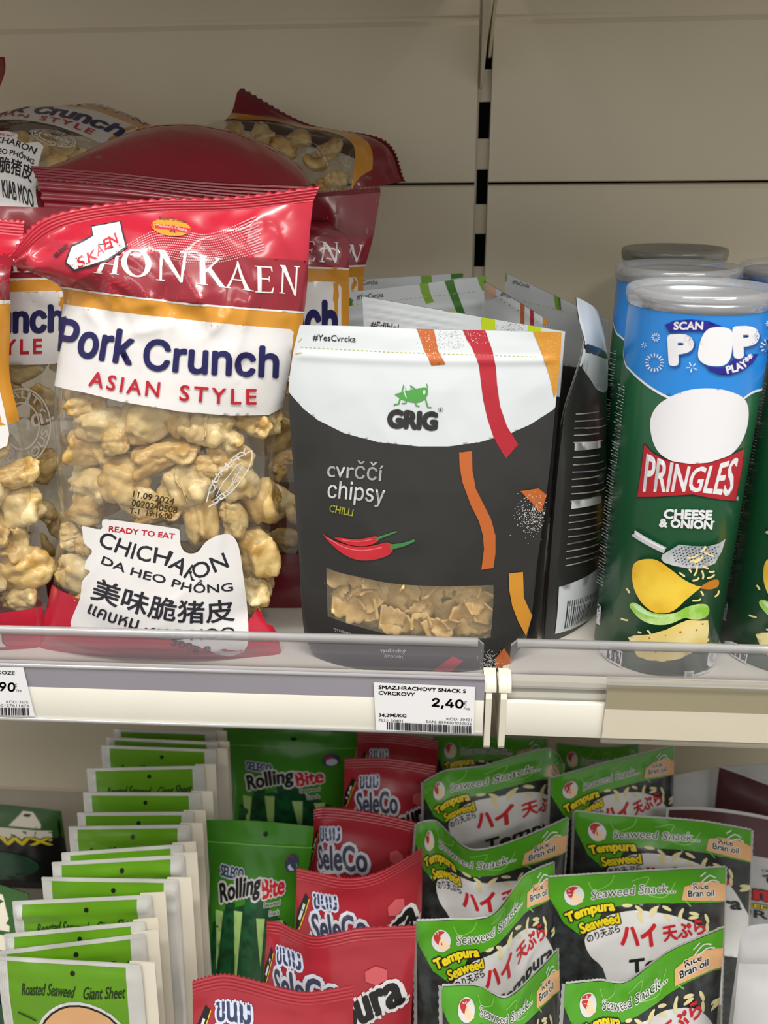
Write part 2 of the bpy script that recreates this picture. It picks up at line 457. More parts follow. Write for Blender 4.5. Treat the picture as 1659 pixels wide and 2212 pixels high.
# back wall panels: left and right of the slotted post, folded sheet metal with a small lip at each seam
zb1 = at_y(1060, 396, YB)[2]; zb2 = at_y(1060, 38, YB)[2]
xg0, xg1 = at_y(1025, 396, YB)[0], at_y(1054.5, 396, YB)[0]
def panel(x0, x1, z0, z1):
    mb = MB()
    prof = [(YB+1.6, z0+0.9), (YB-1.2, z0+0.9), (YB-2.2, z0+1.8), (YB-2.2, z1-5.5), (YB-1.0, z1-2.2), (YB+2.5, z1-0.9), (YB+8, z1-0.9), (YB+8, z0+0.9)]
    mb.prism_x(prof, x0, x1, 'cream_metal')
    mb.box((x0, YB+3, z0-2), (x1, YB+12, z1+2), 'cream_metal')
    return struct(mb.build('wall_back', smooth=False))
zs_ = [-860, -690, -470, -230, zb1, zb2, zb2+130, zb2+300]
for a, b in zip(zs_[:-1], zs_[1:]):
    panel(-760, xg0, a, b); panel(xg1, 700, a, b)
mb = MB(); mb.box((-760, YB-0.4, zb2-3), (xg0, YB+1.5, zb2+3), 'cream_metal'); mb.box((xg1, YB-0.4, zb2-3), (700, YB+1.5, zb2+3), 'cream_metal'); struct(mb.build('trim_seam', smooth=False))
# slotted post between the bays
mb = MB()
slots = [(at_y(1035, t, YB+6)[2], at_y(1035, b, YB+6)[2]) for t, b in ((74, 150), (220, 300), (366, 441.5), (505, 576))]
pitch = slots[1][0]-slots[2][0]
for k in range(1, 9): slots.append((slots[3][0]-pitch*k, slots[3][1]-pitch*k))
for k in range(1, 4): slots.insert(0, (slots[0][0]+pitch, slots[0][1]+pitch))
px0, px1 = xg0-2, xg1+2; sx0, sx1 = xg0+1.9, xg1-0.2
zt, zbm = slots[0][0]+40, ZLOW-150
mb.box((px0, YB+6, zbm), (sx0, YB+8, zt), 'cream_metal'); mb.box((sx1, YB+6, zbm), (px1, YB+8, zt), 'cream_metal')
prev = zt
for t, b in slots:
    mb.box((sx0, YB+6, t), (sx1, YB+8, prev), 'cream_metal'); prev = b
mb.box((sx0, YB+6, zbm), (sx1, YB+8, prev), 'cream_metal')
mb.box((px0, YB+38, zbm), (px1, YB+40, zt), 'slot_dark')
mb.box((px0-1, YB+8, zbm), (px0+1, YB+40, zt), 'slot_dark'); mb.box((px1-1, YB+8, zbm), (px1+1, YB+40, zt), 'slot_dark')
tag(mb.build('slotted_post', smooth=False), 'cream metal shelf post with black slots between the two back panels', 'post')
# arms of the shelf above, hooked in the post
for x, name, lab in ((xg0+2.0, 'bracket_arm', 'left of two thin cream shelf arms hooked in the post at the top'), (xg1-3.6, 'bracket_arm', 'right of two thin cream shelf arms hooked in the post at the top')):
    z0 = at_y(1040, 190, YB)[2] + (0 if x < xg0+3 else 22)
    mb = MB(); mb.prism_x([(YB+9, z0), (YB-2, z0), (YB-60, z0+28), (500, 126), (470, 130), (470, 150), (YB+9, 150)], x, x+2.2, 'cream_metal')
    tag(mb.build(name, smooth=False), lab, 'bracket')
# the shelf above (it shades the back of this one)
for x0, x1, lab in ((-760, xg0-1, 'upper'), (xg1+1, 700, 'upper')):
    mb = MB(); mb.box((x0, 432, 150), (x1, YB-4, 153), 'deck_metal'); mb.box((x0, 430, 130), (x1, 433, 153), 'white_metal')
    struct(mb.build('trim_ceiling_shelf', smooth=False))
mb = MB(); mb.box((-2600, -3200, -1400-20), (2600, 1100, -1400), 'floor_tile'); struct(mb.build('floor', smooth=False))

# ------------------------------------------------------------------ the shelf in view
YF = 422.0
xL1 = at_y(1046, 1500, YF-8)[0]; xR0 = at_y(1092, 1500, YF-8)[0]
def shelf(name, x0, x1, label, rail_x0, rail_x1):
    r = empty(name, ((x0+x1)/2, YF, ZS), label, 'shelf', None)
    mb = MB(); mb.box((x0, YF-2, ZS-2.5), (x1, YB-4, ZS), 'deck_metal', 0.4); mb.build('deck', r)
    return r
sl = shelf('metal_shelf', -760, xL1, 'cream metal shelf under the pork bags and black pouch', 0, 0)
sr_ = shelf('metal_shelf', xR0, 700, 'cream metal shelf under the green cans', 0, 0)
def end_arm(x, label, parent):
    parent = empty('shelf_bracket', (x+1.8, YF-9, ZS-20), label, 'bracket')
    mb = MB()
    prof = [(YF-14, ZS-1), (YF-14, ZS-34), (YF-12.5, ZS-36.6), (YF-9.5, ZS-37.5), (YF-6, ZS-36.5), (YF-3, ZS-34), (YF+40, ZS-32), (YB-2, ZS-62), (YB-2, ZS-5), (YF, ZS-5), (YF-3, ZS+6), (YF-9, ZS+5), (YF-12, ZS+3)]
    mb.prism_x(prof, x, x+3.6, 'white_metal')
    mb.build('bracket_plate', parent, smooth=False)
    mb = MB(); P = []
    for t in np.linspace(0, 1, 9):
        a = t*math.pi/2
        P.append([(xx, YF-13+12*(1-math.cos(a)), ZS+3+9*math.sin(a)) for xx in np.linspace(x-1.2, x+6.0, 6)])
    mb.grid(np.array(P), 'white_metal'); mb.build('bracket_cap', parent)
end_arm(at_y(1047, 1560, YF-14)[0], 'left of the two white bracket tongues hanging between the price rails', sl); end_arm(at_y(1079, 1560, YF-14)[0], 'right of the two white bracket tongues hanging between the price rails', sr_)

# clear plastic front guards
def guard(x0, x1, label, chx):
    mb = MB(); y0, y1 = YF-2.6, YF-0.4; zt = ZS+31.5; z0 = ZS+0.3
    ch = 3.5
    def outline(i): return [(x0 + i, z0), (x1 - i, z0), (x1 - i, zt-ch), (x1-ch, zt-i), (x0+ch, zt-i), (x0 + i, zt-ch)]
    o = outline(0); n = len(o)
    F_ = [(x, y0, z) for x, z in o]; B_ = [(x, y1, z) for x, z in o]
    mb.add(F_, [list(range(n))], 'acrylic'); mb.add(F_ + B_, [[i, (i+1) % n, n+(i+1) % n, n+i] for i in range(n)], 'acrylic_edge')
    g = mb.build('front_guard', smooth=False)
    tag(g, label, 'shelf guard'); 
    e = MB(); e.prism_x([(y0-0.5, zt-4.2), (y0-0.9, zt-1.2), (y0-0.2, zt+0.4), (y1+0.2, zt+0.5), (y1+0.5, zt-0.5), (y1+0.1, zt-4.2)], x0+ch, x1-ch, 'acrylic_edge')
    e.build('thick_edge', g)
    e = MB(); e.prism_x([(y0-3.5, z0+2.6), (y0-4.0, z0+0.6), (y0-1, z0-0.2), (y0+0.2, z0+4.5)], x0, x1, 'acrylic_edge'); e.build('foot_bead', g)
guard(-760, at_y(1045, 1390, YF)[0], 'long clear plastic guard in front of pork bags and black pouch', 0)
guard(at_y(1104, 1380, YF)[0], 700, 'clear plastic guard in front of the green cans', 0)

# price rails
yr = YF-9.2
def rail(x0, x1, label, cover):
    r = empty('price_rail', ((x0+x1)/2, yr, ZS-18), label, 'price rail')
    mb = MB(); mb.prism_x([(YF-3.2, ZS+9.5), (YF-8, ZS+8.0), (YF-9, ZS+5.5), (YF-9, ZS+4), (YF-7, ZS+2.5), (YF-7.5, ZS+0.5), (YF-9, ZS-2), (YF-9, ZS-7.5), (YF-7, ZS-9), (YF-7, ZS-24), (YF-4, ZS-24), (YF-4, ZS-2), (YF-3.2, ZS-2)], x0, x1, 'grey_metal')
    mb.build('metal_lip', r, smooth=False)
    if not cover:
        mb = MB(); mb.prism_x([(yr-4.2, ZS+14), (yr-5.2, ZS+12.6), (yr-4.8, ZS+9.5), (yr-4.0, ZS-2.6), (yr-2.6, ZS-2.8), (yr-2.6, ZS+14)], x0, x1, 'lilac_plastic'); mb.build('plastic_channel', r, smooth=False)
        mb = MB(); mb.box((x0, yr-4.0, ZS-25.8), (x1, yr-2.7, ZS-2.6), 'paper_white', 0.1); mb.build('paper_strip', r)
        mb = MB(); mb.prism_x([(yr-5.2, ZS-24.8), (yr-5.4, ZS-26.8), (yr-2.4, ZS-27.4), (yr-2.4, ZS-25.8)], x0, x1, 'acrylic_edge'); mb.build('lower_lip', r)
        mb = MB(); mb.prism_x([(yr-5.4, ZS+14.6), (yr-6.0, ZS+13.2), (yr-5.2, ZS+11.4), (yr-4.2, ZS+14.2)], x0, x1, 'acrylic_edge'); mb.build('upper_bead', r)
    else:
        mb = MB(); mb.box((x0, yr-4.0, ZS-26.5), (x1, yr-0.5, ZS-3.4), 'paper_white', 0.1); mb.build('paper_strip', r)
    return r
rail(-760, xL1-0.3, 'price rail with white paper strip below the pork bags', False)
rail(xR0+0.3, 700, 'plain white rail strip on the right shelf edge', True)
cx0 = at_y(1311, 1500, yr-6)[0]
r = empty('label_holder', (cx0+60, yr-7, ZS-18), 'clear label holder with beige insert clipped below the green cans', 'label holder')
mb = MB(); mb.box((cx0, yr-5.6, ZS-4.9), (700, yr-5.0, ZS+11.4), 'beige_paper'); mb.box((cx0, yr-5.6, ZS-25), (700, yr-5.0, ZS-4.9), 'cream_paper'); mb.build('paper_insert', r, smooth=False)
mb = MB(); mb.prism_x([(yr-6.2, ZS+18), (yr-7.2, ZS+15.5), (yr-6.6, ZS+13), (yr-6.8, ZS-25), (yr-8.0, ZS-27), (yr-5.2, ZS-28), (yr-4.6, ZS-26), (yr-4.6, ZS+18)], cx0-0.8, 700, 'rail_cover'); mb.build('clear_cover', r, smooth=False)
mb = MB(); mb.prism_x([(yr-7.4, ZS+14.4), (yr-8.2, ZS+13.4), (yr-7.0, ZS+12.4)], cx0-0.8, 700, 'acrylic_edge'); mb.build('clip_ridge', r)
mb = MB(); mb.prism_x([(yr-7.0, ZS+18.3), (yr-7.6, ZS+17.4), (yr-6.4, ZS+16.8)], cx0-0.8, 700, 'acrylic_edge'); mb.build('top_bead', r)

# price labels: flat cards in the rail, drawn from the photograph's own lettering
def flat_surf(pxs, Y, dz=0):
    BL, BR, TL, TR = [at_y(p[0], p[1], Y) for p in pxs]
    return Surf([[BL, BR], [TL, TR]], T=0, prof=lambda u, v: 0*u)
def card(sf, name, art, label, m='paper_label'):
    mb = MB(); sheet(mb, sf, m, 3, 3); lay(mb, sf, to_uv(art, sf), lift=0.05, step=0.01)
    B = MB(); U, V = np.meshgrid([0, 1], [0, 1]); P = sf.S(U, V).reshape(2, 2, 3) - sf.n*0.3
    mb.grid(P, m, flip=True)
    o = mb.build(name, smooth=False); tag(o, label, 'price label'); return o
a = Art(6, (780, 1360, 3.95))
a.text('ink', 'SMAZ.HRACHOVY SNACK S', [(150, 505), (500, 520), (893, 540)], 30, 0.05)
a.text('ink', 'CVRCKOVY', [(150, 553), (458, 568)], 30, 0.05)
a.text('ink', '2,40', [(605, 668), (868, 685)], 84, 0.045, fnt='Inter.woff2')
a.text('ink_grey', '€', [(872, 644), (903, 646)], 34); a.text('ink_grey', '/ks', [(875, 682), (926, 686)], 26)
a.text('ink', '34,29€/KG', [(152, 746), (385, 752)], 34, 0.03)
a.text('ink_grey', 'PLU: 30401', [(152, 784), (355, 790)], 24); a.text('ink_grey', 'KÓD: 30401', [(728, 772), (943, 780)], 28); a.text('ink_grey', 'EAN: 8594207020036', [(555, 793), (943, 814)], 22)
rnd = random.Random(5); x = 220.0; seg = []
while x < 938:
    w = rnd.choice([5, 5, 9, 12]); y = 820 + (x-220)*0.042; seg.append(((x+w/2, y-33), (x+w/2+1, y+32), w)); x += w + rnd.choice([4, 6, 9])
for p, q, w in seg: a.dashes('ink', [(p, q)], w)
card(flat_surf([(812.5, 1577.5), (1022.5, 1585.5), (806.8, 1474.5), (1026.5, 1484.5)], yr-5.6), 'price_label', a, 'white price label reading 2,40 under the black pouch')
a = Art(6, (0, 1340, 2.37))
a.text('ink_grey', 'KOZE', [(-12, 274), (75, 278)], 16, 0.04); a.text('ink', '90', [(-4, 360), (76, 364)], 44, 0.045, fnt='Inter.woff2')
a.text('ink_grey', '€', [(72, 340), (88, 341)], 18); a.text('ink_grey', '/ks', [(82, 365), (110, 366)], 14)
a.text('ink_grey', 'KÓD: 3575', [(32, 423), (144, 425)], 16); a.text('ink_grey', '5060127611676', [(-40, 439), (150, 443)], 13)
x = -60.0
while x < 152:
    w = rnd.choice([3, 5, 7]); a.dashes('ink', [((x, 446), (x+2, 485))], w); x += w + rnd.choice([3, 4, 5])
card(flat_surf([(-120, 1541), (75, 1547), (-135, 1438), (50, 1441.5)], yr-5.6), 'price_label', a, 'white price label ending in 90 at the left end of rail')

# the shelf below
r = empty('metal_shelf', (0, 300, ZLOW), 'lower metal shelf carrying the seaweed packets', 'shelf')
mb = MB(); mb.box((-760, 262, ZLOW-3), (700, YB-4, ZLOW), 'deck_metal', 0.4); mb.build('deck', r)
mb = MB(); mb.box((-760, 258, ZLOW-38), (700, 262, ZLOW+1), 'white_metal', 0.4); mb.build('front_lip', r)
# ------------------------------------------------------------------ crisp cans
mat('can_green', '#1d5a38', 0.32, coat=0.25, vary=0.05, vscale=8)
mat('can_blue', '#2286dc', 0.34, coat=0.25, vary=0.04, vscale=8)
mat('print_white', '#e9e9ee', 0.4, vary=0.02, vscale=20)
mat('print_red', '#b3202c', 0.38, vary=0.04, vscale=20)
mat('print_navy', '#22208c', 0.38)
mat('print_shadow_blue', '#1a4fa0', 0.38)
mat('print_black', '#15161a', 0.42)
mat('steel_print', '#9da3a8', 0.4, vary=0.25, vscale=60, color2='#cfd3d6')
mat('crisp_print', '#d9a018', 0.4, color2='#f2cf45', vscale=34)
mat('crisp_dark_print', '#c27a18', 0.4)
mat('onion_print', '#8dc63f', 0.4, color2='#cfe9a0', vscale=90)
mat('onion_pale_print', '#c5e6b8', 0.4)
mat('cheese_print', '#e7cd72', 0.4, color2='#f3e3a6', vscale=60)
mat('shred_print', '#f0dc9c', 0.4)
clear('lid_plastic', (0.93, 0.94, 0.96), haze=0.22, hcol='#eceef2', gloss=0.10, rough=0.12, edge=0.3, bump=0.05, bscale=60)
clear('grey_lid', (0.6, 0.6, 0.58), haze=0.55, hcol='#96948c', gloss=0.08, rough=0.2, edge=0.25)
mat('can_rim', '#c9cbd0', 0.25, metal=0.8)
CR, CZ0, CZ1 = 37.5, ZS+0.2, -63.0-4
C1 = (140.92, 471.84)
art = Art(9, (1240, 480, 3.96))
zz = lambda pts: [(x, y+1821.6) for x, y in pts]     # second close-up of the can, lower half
art.poly('print_white', [(655, 1740), (672, 1640), (730, 1555), (830, 1490), (960, 1440), (1100, 1420), (1250, 1428), (1380, 1465), (1450, 1510), (1482, 1580), (1485, 1680), (1460, 1800), (1400, 1920), (1300, 2010), (1150, 2062), (1000, 2070), (850, 2045), (740, 1980), (680, 1880)], 4)
art.poly('print_black', zz([(600, 66), (682, 146), (780, 200), (850, 222), (1000, 245), (1150, 232), (1300, 182), (1400, 132), (1453, 106), (1428, 300), (1376, 564), (1250, 553), (1130, 533), (1010, 508), (880, 518), (700, 530), (540, 533), (574, 300)]))
art.poly('print_red', zz([(606, 76), (682, 154), (780, 208), (850, 228), (1000, 250), (1150, 238), (1300, 188), (1400, 138), (1448, 114), (1424, 300), (1372, 558), (1250, 547), (1130, 527), (1010, 502), (880, 512), (700, 524), (546, 527), (580, 300)]))
art.text('print_white', 'PRINGLES', zz([(597, 478), (850, 480), (1000, 478), (1150, 492), (1330, 515)]), 200, 0.022, top=zz([(632, 160), (800, 222), (1000, 268), (1150, 262), (1280, 230), (1400, 186)]))
art.text('print_white', '®', zz([(1376, 555), (1396, 556)]), 34)
art.text('print_white', 'CHEESE', zz([(772, 706), (1168, 715)]), 74, 0.075, shear=0.05)
art.text('print_white', '& ONION', zz([(733, 778), (1170, 798)]), 68, 0.075, shear=0.05); art.ell('print_white', 1187, 735+1821.6, 8, 7)
# scan / pop / play
art.poly('print_navy', [(778, 878), (860, 840), (1000, 830), (1150, 845), (1262, 888), (1180, 905), (1130, 932), (980, 930), (820, 942), (805, 908)])
art.poly('print_navy', [(1105, 1200), (1160, 1268), (1240, 1300), (1330, 1305), (1430, 1272), (1520, 1202), (1566, 1122), (1450, 1140), (1300, 1200), (1200, 1215)])
art.text('print_white', 'SCAN', [(858, 915), (1098, 913)], 62, 0.06, shear=0.08)
art.text('print_white', 'PLAY**', [(1305, 1290), (1420, 1258), (1535, 1170)], 66, 0.055)
for dx, dy, m in ((14, 12, 'print_shadow_blue'), (0, 0, 'print_white')):
    art.text(m, 'P', [(838+dx, 1205+dy), (1015+dx, 1195+dy)], 225, 0.10)
    art.poly(m, [(1060+dx, 1120+dy), (1088+dx, 990+dy), (1145+dx, 912+dy), (1235+dx, 893+dy), (1322+dx, 910+dy), (1352+dx, 965+dy), (1345+dx, 1080+dy), (1320+dx, 1180+dy), (1260+dx, 1225+dy), (1150+dx, 1222+dy), (1080+dx, 1185+dy)], 4)
for dx, dy, m in ((14, 12, 'print_shadow_blue'), (0, 0, 'print_white')):
    art.text(m, 'P', [(1378+dx, 1142+dy), (1556+dx, 1135+dy)], 232, 0.10)
def burst(cx, cy, r0, r1, n, w, ph=0.0):
    for k in range(n):
        q = ph + 2*math.pi*k/n
        art.line('print_white', [(cx+r0*math.cos(q), cy+r0*math.sin(q)), (cx+r1*math.cos(q), cy+r1*math.sin(q))], w*0.5, w, smooth=False)
burst(710, 982, 14, 36, 10, 8); burst(612, 1050, 8, 24, 6, 6, 0.3); burst(700, 1198, 48, 78, 16, 13); burst(1008, 1235, 12, 44, 5, 11, 0.5); burst(1640, 1062, 26, 70, 12, 13); burst(1648, 862, 12, 34, 10, 8)
# pictures on the lower half
art.line('steel_print', zz([(522, 830), (600, 880), (690, 930), (780, 975)]), 56); art.line('print_white', zz([(535, 828), (610, 876), (690, 920), (775, 962)]), 14)
art.ell('print_black', 520, 828+1821.6, 12, 10)
art.poly('steel_print', zz([(748, 1045), (760, 1010), (830, 968), (895, 926), (1010, 938), (1130, 942), (1220, 916), (1273, 880), (1244, 980), (1188, 1085), (1100, 1126), (980, 1130), (850, 1105), (770, 1078)]))
hol = []
for i in range(15):
    for j in range(7):
        x = 830 + i*27 + j*6; y = 948 + j*24 + (i % 2)*8
        if inside([(x, y)], [[(800, 1010), (900, 940), (1130, 955), (1225, 930), (1180, 1070), (1090, 1108), (980, 1112), (850, 1085)]])[0]: hol.append(((x, y+1821.6), (x+13, y+1816)))
art.dashes('print_black', hol, 8)
sh = [(1110, 938, 1070, 985), (1100, 990, 1180, 1025), (960, 1040, 1050, 1010), (980, 1070, 1060, 1040), (1020, 1080, 1090, 1020), (1040, 1100, 1015, 1190), (1085, 1108, 1135, 1128), (1080, 1145, 1085, 1220), (1120, 1210, 1182, 1180), (1002, 1232, 1055, 1205), (895, 1162, 940, 1198), (1135, 1155, 1180, 1150), (975, 1132, 985, 1160), (1068, 1320, 1085, 1360), (1000, 1402, 1070, 1388), (1215, 1318, 1182, 1370), (465, 1302, 488, 1342), (418, 1560, 478, 1572), (632, 1655, 660, 1695), (556, 1670, 580, 1672), (1125, 1725, 1105, 1750)]
for x0, y0, x1, y1 in sh: art.line('shred_print', zz([(x0, y0), ((x0+x1)/2+8, (y0+y1)/2+6), (x1, y1)]), 15)
art.poly('crisp_print', zz([(512, 1210), (520, 1110), (560, 1065), (640, 1048), (720, 1060), (820, 1130), (930, 1220), (1030, 1273), (1070, 1283), (1020, 1330), (940, 1400), (870, 1470), (800, 1505), (720, 1508), (650, 1480), (580, 1410), (530, 1310)]), 3)
art.poly('crisp_dark_print', zz([(1062, 1288), (1120, 1245), (1180, 1222), (1212, 1230), (1207, 1280), (1150, 1305), (1085, 1300)]), 3)
art.poly('onion_print', zz([(492, 1440), (520, 1420), (570, 1440), (640, 1490), (740, 1515), (860, 1505), (940, 1460), (1040, 1430), (1110, 1435), (1135, 1475), (1120, 1530), (1060, 1560), (990, 1560), (930, 1550), (840, 1590), (760, 1608), (660, 1600), (570, 1555), (505, 1480)]), 3)
art.poly('onion_pale_print', zz([(520, 1435), (570, 1455), (640, 1505), (740, 1530), (820, 1525), (740, 1545), (640, 1530), (560, 1490)]), 3)
art.poly('cheese_print', zz([(478, 1718), (520, 1702), (650, 1690), (780, 1650), (900, 1590), (960, 1565), (1060, 1572), (1124, 1570), (1130, 1650), (1112, 1770), (1020, 1830), (900, 1895), (760, 1920), (640, 1910), (550, 1878), (512, 1800)]))
art.dots('crisp_dark_print', zz([(650, 1720), (900, 1668), (1030, 1650), (780, 1695), (700, 1840), (920, 1830), (1080, 1600)]), [8, 10, 9, 6, 8, 9, 8])
# columns of small print and boxes along the left
seg = []
for k in range(26):
    y = 1395 + k*27; x = 430 - (y-1395)*0.108; seg.append(((x-22+6*(k % 3), y-10), (x+38, y+14)))
for k in range(38):
    y = 2090 + k*27; x = 345 - (y-2090)*0.105; seg.append(((x-16, y-8), (x+38-8*(k % 4 == 3), y+18)))
art.dashes('print_white', [(p, q) for p, q in seg], 5)
art.poly('print_white', zz([(232, 1432), (262, 1462), (250, 1622), (222, 1608)])); art.dashes('print_black', zz([(238, 1470), (252, 1500)]) and [((240, 1460+1821), (250, 1600+1821)), ((232, 1500+1821), (254, 1520+1821)), ((230, 1550+1821), (252, 1575+1821))], 7)
art.poly('print_white', zz([(300, 1790), (435, 1840), (418, 1972), (315, 1915), (247, 1850), (250, 1788)])); art.poly('print_black', zz([(318, 1808), (425, 1848), (410, 1950), (300, 1895)])); art.dashes('print_white', [((330, 1830+1821), (400, 1925+1821)), ((345, 1880+1821), (400, 1870+1821))], 12)
art.poly('print_white', zz([(930, 2000), (1008, 1995), (1000, 2062), (925, 2070)])); art.poly('steel_print', zz([(945, 2015), (992, 2010), (986, 2050), (940, 2056)]))
art.poly('print_white', zz([(1125, 1845), (1180, 1825), (1185, 1870), (1150, 1955), (1112, 1950)]), 3); art.ell('steel_print', 1150, 1890+1821.6, 22, 42)
art.dashes('print_white', [((1020, 2032+1821), (1100, 2010+1821)), ((1110, 2008+1821), (1180, 1960+1821))], 12)
FACE = math.atan2(-C1[1], -C1[0])
cs = Cyl(C1[0], C1[1], CZ0, CZ1, CR, FACE)
left = cs.px2uv(art.c([(440, 1205), (480, 1262), (560, 1340), (650, 1410), (760, 1476), (850, 1512)])); right = cs.px2uv(art.c([(1440, 1512), (1540, 1448), (1600, 1390)]))
edge = np.concatenate([[[0.0, left[0, 1]+0.10], [0.06, left[0, 1]+0.05]], left, right, [[0.94, right[-1, 1]+0.06], [1.0, right[-1, 1]+0.10]]])
P, T = fill([np.concatenate([edge, [[1.0, 0.975], [0.0, 0.975]]])], 0.03)
can_art = [('can_blue', P, T)] + [('print_white', *fill([ribbon(smooth_line(q), 0.006)], 0.02)) for q in (edge[:8], edge[8:])] + to_uv(art, cs)
lid_prof = lambda z, r: [(0.0, z+0.6), (r-9, z+0.6), (r-7.5, z+2.2), (r-5.5, z+3.9), (r-2.0, z+4.0), (r-0.4, z+3.2), (r, z+1.5), (r, z-1.2), (r-0.5, z-1.8), (r-0.7, z-2.0), (r-0.7, z-4.2), (r-1.4, z-4.6)]
def can(x, y, face_shift, label, group, lidm='lid_plastic', plain=False, dx=0):
    r = empty('crisp_can', (x, y, ZS), label, 'crisp can', group)
    mb = MB(); f = math.atan2(-y, -x) + face_shift; s2 = Cyl(x, y, CZ0, CZ1, CR, f)
    mb.lathe([(0.0, CZ0+1.5), (CR-2.5, CZ0+1.5), (CR-1.2, CZ0), (CR, CZ0+0.8), (CR, CZ1-3), (CR-1.5, CZ1)], (x, y), 'can_green', 96)
    lay(mb, s2, can_art, lift=0.06, step=0.012)
    mb.build('can_body', r)
    mb = MB(); mb.lathe([(CR-0.2, CZ1-6), (CR+0.5, CZ1-4), (CR+0.6, CZ1-1.5), (CR-1.2, CZ1), (CR-3, CZ1-1), (CR-3.2, CZ1-4), (0.0, CZ1-4)], (x, y), 'can_rim', 72); mb.build('metal_rim', r)
    mb = MB(); mb.lathe(lid_prof(CZ1, CR+1.9), (x, y), lidm, 96); mb.build('lid', r)
    return r
G = 'green crisp cans on the right shelf'
can(C1[0], C1[1], 0, 'nearest green and blue crisp can, in full view behind clear guard', G)
can(153.17, 569.5, 0.05, 'crisp can directly behind the nearest one, blue side showing at its left', G)
can(179.84, 684.8, 0, 'crisp can against the back wall, only its grey lid showing', G, 'grey_lid')
can(C1[0]+80.5, C1[1]+4, 0.02, 'crisp can cut off by the picture edge, right of the nearest can', G)
can(C1[0]+94, C1[1]+103, 0.02, 'crisp can half hidden behind the cut off one, blue top under its lid', G)
# ------------------------------------------------------------------ pork rind bags
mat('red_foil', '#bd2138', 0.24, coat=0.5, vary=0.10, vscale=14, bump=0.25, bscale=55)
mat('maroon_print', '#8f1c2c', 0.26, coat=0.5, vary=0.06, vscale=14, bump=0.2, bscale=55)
mat('red_foil_shaded', '#7d1a28', 0.26, coat=0.5, vary=0.12, vscale=14, bump=0.25, bscale=55)  # the same red foil, with the shade on the rear bags put into its colour
mat('gold_print', '#d3922f', 0.3, coat=0.4, vary=0.08, vscale=20, bump=0.15, bscale=55)
mat('label_white', '#e6e4e4', 0.36, coat=0.25, vary=0.03, vscale=25, bump=0.12, bscale=55)
mat('label_red', '#c02233', 0.4)
mat('label_navy', '#1d1b55', 0.4)
mat('label_dark', '#26262f', 0.4)
mat('dot_pink', '#e3a6ad', 0.4)
mat('stamp_ink', '#43361c', 0.5)
mat('seal_line', '#dcd9d2', 0.5)
clear('film', (0.97, 0.965, 0.95), haze=0.03, hcol='#efe8da', gloss=0.07, rough=0.04, bump=0.6, bscale=60, edge=0.30)
mat('rind', '#b98f45', 0.36, color2='#e2ca8e', vscale=750, bump=0.9, bscale=2600, detail=6, bdist=0.0009, spec=0.6)
mat('rind_pale', '#c6a560', 0.36, color2='#ebdbae', vscale=650, bump=0.9, bscale=2400, detail=6, bdist=0.0009, spec=0.6)

# rinds: puffed curls, a few shapes shared by all copies
def rind_mesh(seed, L, wd, th, curl, m):
    rng = random.Random(seed); bm = bmesh.new(); bmesh.ops.create_icosphere(bm, subdivisions=4, radius=1.0)
    o = Vector((rng.uniform(-9, 9), rng.uniform(-9, 9), rng.uniform(-9, 9)))
    for v in bm.verts:
        p = v.co.copy(); q = Vector((abs(p.x)**0.8*(1 if p.x > 0 else -1), p.y, p.z))
        d = 1 + 0.42*noise.noise(p*1.0+o) + 0.15*noise.noise(p*2.2+o) + 0.07*noise.noise(p*5.5+o) + 0.045*noise.noise(p*11+o) + 0.03*noise.noise(p*20+o)
        d -= 0.30*max(0, 0.35-abs(p.y+0.25*noise.noise(p*1.3-o)))*(1 if p.z > -0.2 else 0.3)*1.6
        x, y, z = q.x*L*d, q.y*wd*d, q.z*th*d
        if abs(curl) > 1e-3:
            R = L/curl*1.0; a = x/R; x, z2 = (R-z)*math.sin(a), R-(R-z)*math.cos(a); z = z2
        v.co = Vector((x, y, z))*0.001
    me = bpy.data.meshes.new('pork_rind'); bm.to_mesh(me); bm.free(); me.materials.append(MATS[m])
    for p in me.polygons: p.use_smooth = True
    return me
RM = [rind_mesh(1, 1, .62, .55, .9, 'rind'), rind_mesh(2, 1, .8, .6, .5, 'rind_pale'), rind_mesh(3, 1, .5, .45, 1.5, 'rind'), rind_mesh(4, 1, .75, .7, .3, 'rind'), rind_mesh(5, 1, .55, .5, 1.2, 'rind_pale'), rind_mesh(6, 1, .68, .5, -.8, 'rind'), rind_mesh(7, 1, .6, .62, 1.8, 'rind_pale')]
rr = random.Random(11)
def rind(p, size, ang, label, group, k=None, n=None, sy=1.0):
    o = bpy.data.objects.new('pork_rind', RM[rr.randrange(len(RM)) if k is None else k % len(RM)]); COL.objects.link(o)
    o.location = Vector(M(p)); nn = Vector(n) if n is not None else Vector((0, -1, 0))
    z = nn.normalized(); x = Vector((1, 0, 0)); x = (x - z*x.dot(z)).normalized(); y = z.cross(x)
    Rm = Matrix((x, y, z)).transposed() @ Matrix.Rotation(ang, 3, 'Z') @ Matrix.Rotation(rr.uniform(-.35, .35), 3, 'X') @ Matrix.Rotation(rr.uniform(-.3, .3), 3, 'Y')
    o.rotation_euler = Rm.to_euler(); o.scale = (size, size*sy, size)
    return tag(o, label, 'pork rind', group)

